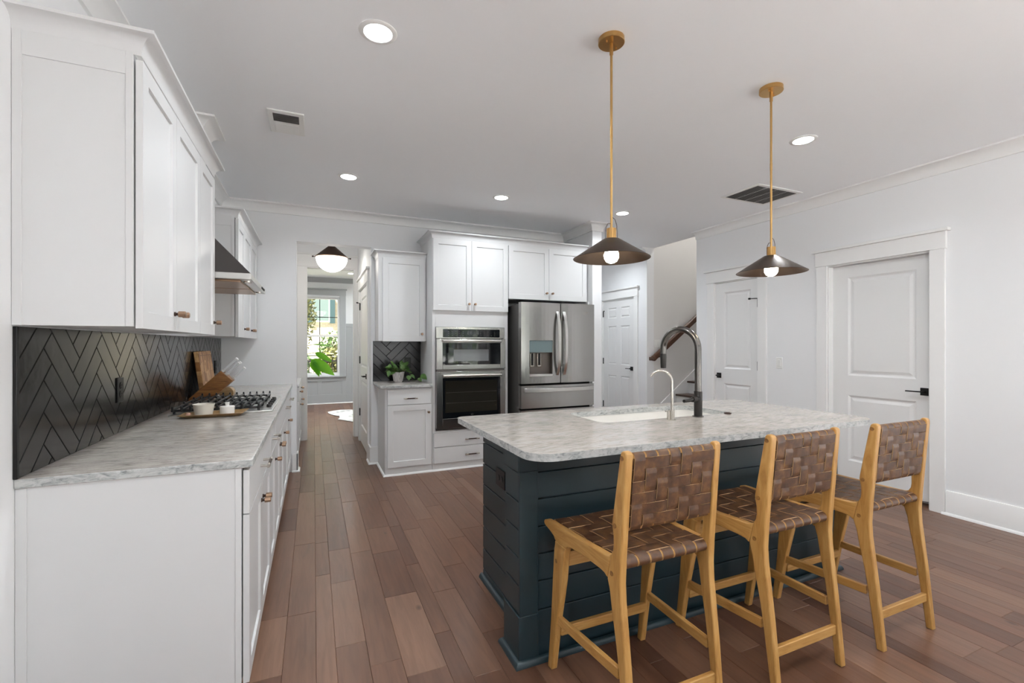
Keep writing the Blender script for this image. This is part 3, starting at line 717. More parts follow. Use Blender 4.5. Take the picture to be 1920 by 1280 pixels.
# cutting board leaning on the tile
cb = thing('cutting_board', 'thick end grain wooden cutting board leaning against the black tile', 'cutting board', (-0.77, 4.28, 0.914))
A, B = Vector((-0.752, 0, 0.9215)), Vector((-0.798, 0, 1.274)); T = Vector((B.z-A.z, 0, -(B.x-A.x))).normalized()*-0.034
mb = MB(); ya, yb = 4.105, 4.56
mb.hexa([(A+T).to_tuple()[:1]+(ya,)+((A+T).z,), (A.x, ya, A.z), (A.x, yb, A.z), ((A+T).x, yb, (A+T).z), ((B+T).x, ya, (B+T).z), (B.x, ya, B.z), (B.x, yb, B.z), ((B+T).x, yb, (B+T).z)])
mb.build('block', board, cb, bevel=0.006)
q1, q2 = A+(B-A)*0.9, A+(B-A)*0.915; e_ = Vector((1, 0, 0.16)).normalized()*0.0008
MB().hexa([(q1.x, ya+0.03, q1.z), (q1.x+0.0012, ya+0.03, q1.z), (q1.x+0.0012, yb-0.03, q1.z), (q1.x, yb-0.03, q1.z), (q2.x, ya+0.03, q2.z), (q2.x+0.0012, ya+0.03, q2.z), (q2.x+0.0012, yb-0.03, q2.z), (q2.x, yb-0.03, q2.z)]).build('juice_groove', walnut, cb)

# knife block lying back at an angle, handles up and out into the room
kb = thing('knife_block', 'slanted dark wood knife block behind the cooktop', 'knife block', (-0.70, 4.03, 0.914))
dirv = Vector((0.7071, 0, 0.7071)); nrm = Vector((-0.7071, 0, 0.7071)); tip = Vector((-0.596, 3.975, 1.092))
MB().prism([(-0.634, 1.131), (-0.557, 1.053), (-0.696, 0.9146), (-0.833, 0.9146), (-0.833, 0.932)], lambda a, b: (a, 3.982, b), lambda a, b: (a, 4.090, b)).build('body', walnut, kb, bevel=0.003)
MB().cyl((-0.598, 3.990, 0.9612), (-0.598, 4.082, 0.9612), 0.0462, seg=32).build('foot', trayw, kb, bevel=0.002)
kn_pos = [(-0.035, 0.044, 0.105), (-0.005, 0.044, 0.105), (0.026, 0.044, 0.10), (-0.030, 0.012, 0.092), (0.004, 0.010, 0.10), (0.030, -0.038, 0.085)]
lab = ['knife with clear handle at the top left of the knife block', 'knife with clear handle at the top middle of the knife block', 'knife with clear handle at the top right of the knife block',
       'knife with clear handle in the middle row of the block, near side', 'knife with clear handle in the middle row of the block, far side', 'lowest knife in the block with a riveted pale handle']
for (a, b, L), lb in zip(kn_pos, lab):
    L += 0.018
    s0 = tip+Vector((0, 0.06+a, 0))+nrm*b+dirv*0.0005
    o = thing('knife', lb, 'knife', tuple(s0), 'knives in the block')
    u_ = Vector((0, 1, 0)); w_, h_ = 0.007, 0.0085
    bar = lambda p, q, w_, h_: MB().hexa([p-u_*w_-nrm*h_, p+u_*w_-nrm*h_, q+u_*w_-nrm*h_, q-u_*w_-nrm*h_, p-u_*w_+nrm*h_, p+u_*w_+nrm*h_, q+u_*w_+nrm*h_, q-u_*w_+nrm*h_])
    bar(s0, s0+dirv*0.016, 0.008, 0.011).build('bolster', steel_v, o, bevel=0.002)
    bar(s0+dirv*0.016, s0+dirv*L, w_, h_).build('grip', acryl, o, bevel=0.003)
    bar(s0+dirv*L, s0+dirv*(L+0.014), 0.0085, 0.0105).build('pommel', plast_w, o, bevel=0.003)

# ------------------------------------------------------------------ back run: small base and wall cabinet, oven cabinet, fridge cabinet
BF = 4.712      # carcass front
def toe(o, x0, x1): 
    MB().box(x0, x1, BF+0.022, YB-0.001, 0, 0.085).build('toe_board', cab, o)
o = thing('base_cabinet', 'small white base cabinet with one drawer and door left of the wall oven', 'cabinet', (0.895, 5.0, 0))
MB().box(0.655, 1.134, BF, YB-0.001, 0.0, 0.883).build('carcass', cab, o, bevel=0.001)
f = FY(BF-0.001)
mb = MB(); f.box(mb, 0.680, 1.118, 0.716, 0.866, 0, 0.02); d = mb.build('drawer', cab, o, bevel=0.002); pull(f, 0.904, 0.778, 0.02, d, 0.14)
d = shaker(f, 0.680, 1.118, 0.086, 0.710).build('door', cab, o, bevel=0.0012); knob(f, 1.090, 0.628, 0.02, d)
mb = MB().sweep(SHOE, [(0.655, YB-0.03), (0.655, BF), (1.990, BF)], 0); trim('trim_6', mb)
mb = MB(); P = slab_poly(0.604, 1.133, 4.672, YB-0.001, (0.012, 0, 0, 0))
tag(edge_mat(mb.prism(P, lambda a, b: (a, b, 0.884), lambda a, b: (a, b, 0.914)).build('worktop', [stone_l, stone_e], bevel=0.004, seg=3)), 'short granite worktop under the potted plant beside the wall oven', 'worktop')
o = thing('wall_cabinet', 'small white wall cabinet with one door above the potted plant', 'cabinet', (0.87, 5.1, 1.362))
MB().box(0.625, 1.134, 4.972, YB-0.001, 1.362, 2.262).build('carcass', cab, o, bevel=0.001)
f = FY(4.971); d = shaker(f, 0.668, 1.112, 1.358, 2.240).build('door', cab, o, bevel=0.0012); knob(f, 1.078, 1.437, 0.02, d)
cabcrown('white crown moulding on the small wall cabinet above the plant', [(0.625, YB), (0.625, 4.972), (1.134, 4.972)], 2.318)

o = thing('oven_cabinet', 'tall white cabinet housing the wall oven with two doors above and two drawers below', 'cabinet', (1.565, 5.0, 0))
x0, x1 = 1.136, 1.991
MB().box(x0, x0+0.034, BF, YB-0.001, 0, 2.45).box(x1-0.045, x1, BF, YB-0.001, 0, 2.45).box(x0+0.034, x1-0.045, BF, YB-0.001, 1.512, 2.45).box(x0+0.034, x1-0.045, BF, YB-0.001, 0.0, 0.418).box(x0+0.034, x1-0.045, 5.25, YB-0.001, 0.418, 1.512).build('carcass', cab, o, bevel=0.001)
f = FY(BF-0.001)
mx_ = 1.563
d = shaker(f, x0+0.006, mx_-0.0015, 1.684, 2.436).build('door', cab, o, bevel=0.0012); knob(f, mx_-0.034, 1.757, 0.02, d)
d = shaker(f, mx_+0.0015, x1-0.004, 1.684, 2.436).build('door', cab, o, bevel=0.0012); knob(f, mx_+0.034, 1.757, 0.02, d)
for v0, v1 in ((0.250, 0.398), (0.080, 0.244)):
    mb = MB(); f.box(mb, x0+0.012, x1-0.02, v0, v1, 0, 0.02); d = mb.build('drawer', cab, o, bevel=0.002); pull(f, 1.560, (v0+v1)/2-0.006, 0.02, d, 0.16)
o = thing('wall_cabinet', 'white two door cabinet above the refrigerator', 'cabinet', (2.51, 5.0, 1.85))
x0, x1 = 1.993, 3.033
MB().box(x0, x1, BF, YB-0.001, 1.835, 2.45).build('carcass', cab, o, bevel=0.001)
MB().box(3.012, 3.033, 4.66, YB-0.001, 0, 1.835).build('side_panel', cab, o)
mx_ = 2.503
d = shaker(f, x0+0.004, mx_-0.0015, 1.836, 2.430).build('door', cab, o, bevel=0.0012); knob(f, mx_-0.038, 1.912, 0.02, d)
d = shaker(f, mx_+0.0015, x1-0.018, 1.836, 2.430).build('door', cab, o, bevel=0.0012); knob(f, mx_+0.038, 1.912, 0.02, d)
cabcrown('white crown moulding over the oven and refrigerator cabinets', [(1.136, YB), (1.136, BF), (3.034, BF)], 2.508)

# ------------------------------------------------------------------ wall oven
ov = thing('wall_oven', 'stainless steel built in microwave and oven combination in the tall cabinet', 'oven', (1.556, 4.9, 0.42))
ox0, ox1 = 1.171, 1.944
MB().box(ox0+0.01, ox1-0.01, 4.705, 5.24, 0.424, 1.506).build('housing', steel_d, ov)
f = FY(4.706)
mb = MB(); f.box(mb, ox0, ox1, 1.389, 1.510, 0, 0.016); mb.build('control_panel', steel, ov, bevel=0.003)
mb = MB(); f.box(mb, 1.245, 1.886, 1.400, 1.487, 0.016, 0.0185); cp = mb.build('touch_display', glassb, ov, bevel=0.001)
mb = MB(); rq = random.Random(5)
for r_ in range(3):
    for c_ in range(14):
        if 5 <= c_ <= 8: continue
        uu = 1.30+c_*0.040; vv = 1.418+r_*0.020; f.box(mb, uu, uu+rq.uniform(0.004, 0.012), vv, vv+0.0025, 0.0185, 0.0187)
for k, uu in enumerate((1.515, 1.545, 1.592, 1.622)):
    f.box(mb, uu, uu+0.003, 1.432, 1.468, 0.0185, 0.0188); f.box(mb, uu+0.014, uu+0.017, 1.432, 1.468, 0.0185, 0.0188)
    for vv in (1.432, 1.4485, 1.465): f.box(mb, uu, uu+0.017, vv, vv+0.003, 0.0185, 0.0188)
mb.build('markings', vent_d, cp)
def ovendoor(name, v0, v1, gv0, gv1, wu0, wu1, wv0, wv1, wm, hv):
    mb = MB()
    gu0, gu1 = 1.236, 1.886
    f.box(mb, ox0, gu0, v0, v1, 0.001, 0.040); f.box(mb, gu1, ox1, v0, v1, 0.001, 0.040); f.box(mb, gu0, gu1, v0, gv0, 0.001, 0.040); f.box(mb, gu0, gu1, gv1, v1, 0.001, 0.040)
    d = mb.build(name, steel, ov, bevel=0.003)
    mb = MB(); f.box(mb, gu0, gu1, gv0, gv1, 0.002, 0.037); mb.build('glass', glassb, d)
    mb = MB(); f.box(mb, wu0, wu1, wv0, wv1, 0.037, 0.0376); w_ = mb.build('window', wm, d)
    if wm is ovenwin:
        for vv in (wv0+0.10, wv0+0.21): mb = MB(); f.box(mb, wu0+0.01, wu1-0.01, vv, vv+0.003, 0.0376, 0.0379); mb.build('rack', steel_d, d)
    mb = MB()
    mb.prism([(0.040, 0), (0.078, 0.004), (0.083, 0.012), (0.080, 0.026), (0.074, 0.029), (0.040, 0.029)][::-1], lambda a, b: f.p(gu0-0.004, hv+b, a), lambda a, b: f.p(gu1+0.004, hv+b, a))
    for a, b in ((ox0+0.002, gu0-0.004), (gu1+0.004, ox1-0.002)):
        pass
    mb.build('handle', steel_v, d, bevel=0.004)
    return d
ovendoor('microwave_door', 1.062, 1.382, 1.110, 1.340, 1.355, 1.748, 1.147, 1.272, mwin, 1.346)
d = ovendoor('oven_door', 0.448, 1.040, 0.547, 0.972, 1.264, 1.848, 0.607, 0.942, ovenwin, 0.982)
mb = MB()
for k in range(28):
    a, b = 2*pi*k/28, 2*pi*(k+1)/28; m_ = 0.0016
    P4 = [(0.014*cos(a), 0.011*sin(a)), (0.014*cos(b), 0.011*sin(b)), (0.0105*cos(b), 0.0075*sin(b)), (0.0105*cos(a), 0.0075*sin(a))]
    mb.prism(P4, lambda u, v: f.p(1.56+u, 0.578+v, 0.037), lambda u, v: f.p(1.56+u, 0.578+v, 0.0382))
f.box(mb, 1.552, 1.568, 0.5765, 0.5795, 0.037, 0.0382); mb.build('badge', nickel, d)
mb = MB(); f.box(mb, ox0, ox1, 0.424, 0.444, 0, 0.020); mb.build('bottom_vent', steel_d, ov, bevel=0.002)

# ------------------------------------------------------------------ refrigerator
rf = thing('refrigerator', 'stainless french door refrigerator with water dispenser under the back cabinets', 'refrigerator', (2.505, 4.85, 0))
MB().box(2.052, 2.958, 4.545, 5.22, 0.02, 1.760).build('body', fridge_side, rf, bevel=0.004)
MB().box(2.06, 2.95, 4.534, 4.545, 0.06, 1.755).build('gap_shade', darkgap, rf)  # dark sheet that paints the shade in the gap between the doors
MB().box(2.07, 2.94, 4.56, 4.70, 0.0, 0.06).build('kick_grille', blackm, rf)
for xx in (2.10, 2.88): MB().box(xx, xx+0.06, 4.50, 4.60, 1.760, 1.785).build('hinge_cover', steel_d, rf, bevel=0.004)
f = FY(4.530)
def fdoor(name, u0, u1, v0, v1, hole=None):
    mb = MB(); bul = 0.010; N = 10
    def w(u): s_ = (u-u0)/(u1-u0); return 0.070+bul*(1-(2*s_-1)**2)
    us = sorted({*[u0+(u1-u0)*k/N for k in range(N+1)], *((hole[0], hole[1]) if hole else ())}); vs = sorted({v0, v1, *((hole[2], hole[3]) if hole else ())})
    q = lambda *p: mb.add([f.p(*a) for a in p], [(0, 1, 2, 3)])
    for i in range(len(us)-1):
        a, b = us[i], us[i+1]
        for j in range(len(vs)-1):
            c, e = vs[j], vs[j+1]
            if hole and hole[0]-1e-6 <= a and b <= hole[1]+1e-6 and hole[2]-1e-6 <= c and e <= hole[3]+1e-6: continue
            q((a,c,w(a)),(b,c,w(b)),(b,e,w(b)),(a,e,w(a)))
        q((a,v0,0),(b,v0,0),(b,v0,w(b)),(a,v0,w(a))); q((a,v1,0),(b,v1,0),(b,v1,w(b)),(a,v1,w(a))); q((a,v0,0),(b,v0,0),(b,v1,0),(a,v1,0))
    q((u0,v0,0),(u0,v1,0),(u0,v1,w(u0)),(u0,v0,w(u0))); q((u1,v0,0),(u1,v1,0),(u1,v1,w(u1)),(u1,v0,w(u1)))
    if hole:
        h = hole; dp = 0.012
        q((h[0],h[2],w(h[0])),(h[1],h[2],w(h[1])),(h[1],h[2],dp),(h[0],h[2],dp)); q((h[0],h[3],w(h[0])),(h[1],h[3],w(h[1])),(h[1],h[3],dp),(h[0],h[3],dp))
        q((h[0],h[2],w(h[0])),(h[0],h[3],w(h[0])),(h[0],h[3],dp),(h[0],h[2],dp)); q((h[1],h[2],w(h[1])),(h[1],h[3],w(h[1])),(h[1],h[3],dp),(h[1],h[2],dp)); q((h[0],h[2],dp),(h[1],h[2],dp),(h[1],h[3],dp),(h[0],h[3],dp))
    bm = bmesh.new(); return mb.build(name, steel, rf, bevel=0, smooth=30)
d1 = fdoor('door', 2.042, 2.520, 0.900, 1.782, (2.137, 2.420, 1.000, 1.368))
d2 = fdoor('door', 2.531, 2.967, 0.900, 1.782)
dr = fdoor('freezer_drawer', 2.042, 2.962, 0.632, 0.878)
dr2 = fdoor('freezer_drawer', 2.042, 2.962, 0.09, 0.612)
def bowbar(u, v0, v1, parent, lean):
    mb = MB(); pts = []; N = 14
    rows = []
    for k in range(N+1):
        s_ = k/N; v = v0+(v1-v0)*s_; w = 0.074+0.052*(1-(2*s_-1)**4)**1.0*0.9+0.012*(1-(2*s_-1)**2); rows.append((v, w))
    for (v, w) in rows: pts += [f.p(u-0.016, v, w-0.008), f.p(u+0.016, v, w-0.008), f.p(u+0.016, v, w+0.006), f.p(u-0.016, v, w+0.006)]
    n = len(rows); mb.add(pts, [(i*4+k, i*4+(k+1) % 4, (i+1)*4+(k+1) % 4, (i+1)*4+k) for i in range(n-1) for k in range(4)]+[(0,1,2,3), (4*n-4, 4*n-3, 4*n-2, 4*n-1)])
    return mb.build('handle', steel_v, parent, bevel=0.003)
bowbar(2.482, 0.985, 1.690, d1, 1); bowbar(2.566, 0.985, 1.690, d2, -1)
def hbar(u0, u1, v, parent):
    mb = MB(); pts = []; N = 14
    for k in range(N+1):
        s_ = k/N; u = u0+(u1-u0)*s_; w = 0.076+0.040*(1-(2*s_-1)**6)
        pts += [f.p(u, v-0.021, w-0.008), f.p(u, v-0.021, w+0.006), f.p(u, v+0.021, w+0.006), f.p(u, v+0.021, w-0.008)]
    n = N+1; mb.add(pts, [(i*4+k, i*4+(k+1) % 4, (i+1)*4+(k+1) % 4, (i+1)*4+k) for i in range(n-1) for k in range(4)]+[(0,1,2,3), (4*n-4, 4*n-3, 4*n-2, 4*n-1)])
    return mb.build('handle', steel_v, parent, bevel=0.003)
hbar(2.078, 2.950, 0.828, dr); hbar(2.078, 2.950, 0.56, dr2)
ds = MB(); f.box(ds, 2.139, 2.418, 1.236, 1.366, 0.013, 0.076); ds = ds.build('dispenser_display', dispm, d1, bevel=0.003)
mb = MB(); f.box(mb, 2.139, 2.418, 1.001, 1.236, 0.0125, 0.0140); f.box(mb, 2.1375, 2.1395, 1.001, 1.236, 0.014, 0.068); f.box(mb, 2.4175, 2.4195, 1.001, 1.236, 0.014, 0.068); f.box(mb, 2.1395, 2.4175, 1.0005, 1.003, 0.014, 0.068); mb.build('dispenser_recess', recm, d1)
for uu in (2.19, 2.276):
    mb = MB(); f.box(mb, uu-0.024, uu+0.024, 1.080, 1.230, 0.014, 0.036); p_ = mb.build('paddle', nickel, d1, bevel=0.003)
    mb = MB(); f.box(mb, uu-0.014, uu+0.014, 1.096, 1.226, 0.036, 0.040); mb.build('paddle_pad', blackm, d1, bevel=0.002)
mb = MB(); f.box(mb, 2.137, 2.420, 0.974, 1.000, 0.055, 0.083); mb.build('drip_ledge', steel_v, d1, bevel=0.004)
mb = MB()
for uu, k in ((2.806, 0), (2.826, 1), (2.846, 0), (2.864, 1)):
    f.box(mb, uu, uu+0.003, 1.676, 1.693, 0.074, 0.0795); f.box(mb, uu+0.010, uu+0.013, 1.676, 1.693, 0.074, 0.0795)
    if k: f.box(mb, uu, uu+0.013, 1.690, 1.693, 0.074, 0.0795)
    else: f.box(mb, uu, uu+0.013, 1.683, 1.686, 0.074, 0.0795)
mb.build('badge', nickel, d2)

# ------------------------------------------------------------------ kitchen island
isl = thing('kitchen_island', 'dark teal shiplap kitchen island under the granite top', 'kitchen island', (1.82, 2.1, 0))
bx0, bx1, by0, by1 = 0.885, 2.750, 1.728, 2.455
def shiplap(fr, u0, u1, zs, w=0.012, g=0.004):
    mb = MB()
    for a, b in zip(zs[:-1], zs[1:]): fr.box(mb, u0, u1, a+g/2, b-g/2, 0, w)
    return mb
sink_cut = (1.36, 2.36, 1.98, 2.44)
mb = MB(); mb.box(bx0+0.013, bx1, by0+0.013, sink_cut[2], 0.0, 0.8835); mb.box(bx0+0.013, bx1, sink_cut[2], by1, 0.0, 0.62); mb.box(bx0+0.013, sink_cut[0], sink_cut[2], by1, 0.62, 0.8835); mb.box(sink_cut[1], bx1, sink_cut[2], by1, 0.62, 0.8835); mb.box(sink_cut[0], sink_cut[1], sink_cut[3], by1, 0.62, 0.8835)
mb.build('core', tealp, isl)
zsf = [0.0, 0.204, 0.326, 0.441, 0.556, 0.674, 0.788]
shiplap(FY(by0+0.013), 0.864, 2.790, zsf, 0.009, 0.005).build('shiplap', tealp, isl, bevel=0.0025)
mb = MB(); FY(by0+0.013).box(mb, 0.84, 2.80, 0.790, 0.884, 0, 0.013); mb.build('frieze', tealp, isl, bevel=0.002)
shiplap(FXN(bx0+0.013), 1.87, by1, [0.0, 0.055, 0.173, 0.297, 0.417, 0.536, 0.654, 0.772, 0.884], 0.013, 0.006).build('shiplap', tealp, isl, bevel=0.0025)
def post(px0, px1, py0, py1):
    mb = MB(); zs = [0.204, 0.326, 0.441, 0.556, 0.674, 0.795]
    for a, b in zip(zs[:-1], zs[1:]): mb.box(px0+0.006, px1, py0+0.016, py1, a+0.0025, b-0.0025)
    mb.box(px0+0.012, px1, py0+0.016, py1, 0.19, 0.884); mb.box(px0+0.005, px1, py0+0.003, py0+0.0155, 0.19, 0.884)
    p = mb.build('corner_post', tealp, isl, bevel=0.002)
    MB().box(px0, px1, py0, py1+0.004, 0, 0.202).build('plinth', tealp, p, bevel=0.003)
    MB().box(px0-0.002, px1, py0-0.002, py1+0.012, 0.797, 0.8838).build('capital', tealp, p, bevel=0.006)
post(0.775, 0.866, 1.716, 1.876)
post(2.775, 2.850, 1.716, 1.876)
mb = MB().sweep([(a*1.15, b*1.3) for a, b in SHOE], [(0.885, 2.470), (0.885, 1.880), (0.775, 1.880), (0.775, 1.716), (2.850, 1.716), (2.850, 1.876), (2.80, 1.876)], 0, 1); mb.build('shoe_moulding', tealp, isl)
f = FXN(bx0); mb = MB(); f.box(mb, 2.118, 2.240, 0.594, 0.686, 0.0, 0.007); ou = mb.build('outlet', blackm, isl, bevel=0.002)
mb = MB()
for du in (2.158, 2.200): mb.cyl(f.p(du, 0.640, 0.007), f.p(du, 0.640, 0.0095), 0.0165, seg=18)
mb.build('receptacle', iron, ou)

# island worktop with an undermount cut-out
def rounded(x0, x1, y0, y1, r, n): return slab_poly(x0, x1, y0, y1, (r, r, r, r), n)
outer = slab_poly(0.746, 2.885, 1.525, 2.525, (0.105, 0.105, 0.07, 0.045), 10)
inner = rounded(1.395, 2.325, 2.015, 2.400, 0.07, 10)
bm = bmesh.new()
vo = [bm.verts.new((a, b, 0.914)) for a, b in outer]; vi = [bm.verts.new((a, b, 0.914)) for a, b in inner]
eo = [bm.edges.new((vo[i], vo[(i+1) % len(vo)])) for i in range(len(vo))]; ei = [bm.edges.new((vi[i], vi[(i+1) % len(vi)])) for i in range(len(vi))]
bmesh.ops.triangle_fill(bm, edges=eo+ei, use_beauty=True)
fcs = bm.faces[:]
ex = bmesh.ops.extrude_face_region(bm, geom=fcs)
for v in [g for g in ex['geom'] if isinstance(g, bmesh.types.BMVert)]: v.co.z = 0.884
bmesh.ops.recalc_face_normals(bm, faces=bm.faces)
me = bpy.data.meshes.new('island_worktop'); bm.to_mesh(me); bm.free(); me.materials.append(stone_i); me.materials.append(stone_e)
iw = bpy.data.objects.new('island_worktop', me); COL.objects.link(iw)
b_ = iw.modifiers.new('bevel', 'BEVEL'); b_.width = 0.004; b_.segments = 3; b_.limit_method = 'ANGLE'; b_.angle_limit = radians(50)
tag(edge_mat(iw), 'large granite island worktop with rounded corners and sink cut-out', 'worktop')
# sink
si = thing('sink', 'white undermount sink in the island worktop', 'sink', (1.86, 2.207, 0.64))
def loop(k, z, r): return [(a, b, z) for a, b in rounded(1.395+k, 2.325-k, 2.015+k, 2.400-k, r, 6)]
L_ = [loop(-0.02, 0.883, 0.085), loop(-0.004, 0.883, 0.07), loop(0.0, 0.80, 0.066), loop(0.004, 0.67, 0.06), loop(0.03, 0.645, 0.05), loop(0.12, 0.64, 0.03)]
mb = MB(); n = len(L_[0]); mb.add([p for l in L_ for p in l], [(i*n+k, i*n+(k+1) % n, (i+1)*n+(k+1) % n, (i+1)*n+k) for i in range(5) for k in range(n)]+[tuple(range(5*n, 6*n))])
mb.build('basin', ceramic, si); MB().cyl((1.86, 2.21, 0.6402), (1.86, 2.21, 0.644), 0.045).build('drain', steel_v, si)
# main faucet
fc = thing('faucet', 'tall gunmetal pull down faucet arching over the sink', 'faucet', (2.018, 1.977, 0.914))
fx, fy_ = 2.018, 1.977
MB().cyl((fx, fy_, 0.914), (fx, fy_, 0.920), 0.031, seg=28).build('base_flange', gun, fc, bevel=0.001)
MB().cyl((fx, fy_, 0.920), (fx, fy_, 1.060), 0.0225, seg=24).build('body', gun_d, fc, bevel=0.001)
ddx = Vector((-0.20, 0.98, 0)).normalized(); reach = 0.235; R_ = reach/2; ztop = 1.300
pts = [Vector((fx, fy_, 1.058)), Vector((fx, fy_, 1.18))]
for k in range(0, 19):
    a = pi*k/18; pts.append(Vector((fx, fy_, ztop))+ddx*(R_-R_*cos(a))+Vector((0, 0, R_*sin(a))))
pts.append(Vector((fx, fy_, ztop-0.03))+ddx*reach)
MB().tube(pts, 0.0185, 18).build('spout', gun, fc)
e = pts[-1]; MB().cyl(e, e-Vector((0, 0, 0.014)), 0.0185, 0.019, 20).cyl(e-Vector((0, 0, 0.014)), e-Vector((0, 0, 0.088)), 0.019, 0.0165, 20).build('spray_head', gun_d, fc, bevel=0.001)
hd = Vector((-0.97, -0.25, 0)).normalized(); hz = Vector((fx, fy_, 1.018))
MB().cyl(hz, hz+hd*0.028, 0.0185, seg=20).cyl(hz+hd*0.028, hz+hd*0.032, 0.0195, seg=20).cyl(hz+hd*0.032, hz+hd*0.062, 0.0185, 0.016, 20).tube([hz+hd*0.06, hz+hd*0.10+Vector((0, 0, -0.004)), hz+hd*0.145+Vector((0, 0, -0.004))], [0.012, 0.0095, 0.009], 12).build('lever', gun_d, fc)
# filtered water tap
ft = thing('water_tap', 'slim nickel filtered water tap left of the main faucet', 'faucet', (1.802, 1.951, 0.914))
fx, fy_ = 1.802, 1.951
MB().cyl((fx, fy_, 0.914), (fx, fy_, 0.918), 0.021, seg=24).cyl((fx, fy_, 0.918), (fx, fy_, 0.968), 0.0135, seg=20).cyl((fx-0.022, fy_+0.002, 0.918), (fx-0.022, fy_+0.002, 0.966), 0.009, seg=16).cyl((fx-0.016, fy_, 0.964), (fx-0.055, fy_-0.01, 0.966), 0.0035, seg=10).build('body', nickel, ft)
ddx = Vector((-0.75, 0.66, 0)).normalized(); pts = [Vector((fx, fy_, 0.968)), Vector((fx, fy_, 1.08))]; R_ = 0.058; ztop = 1.125
for k in range(0, 17):
    a = pi*0.86*k/16; pts.append(Vector((fx, fy_, ztop))+ddx*(R_-R_*cos(a))+Vector((0, 0, R_*sin(a))))
MB().tube(pts, [0.0072]*2+[0.0068]*12+[0.0055]*5, 12).build('spout', nickel, ft)
tag(MB().lathe([(0, 0.0), (0.019, 0.0), (0.021, 0.003), (0.020, 0.007), (0.013, 0.008), (0.012, 0.010), (0, 0.010)], (0, 0, 0), 24).build('air_switch', bronze_d, loc=(0, 0, 0)), 'small dark round air switch button right of the faucet', 'button').location = (2.265, 1.99, 0.914)

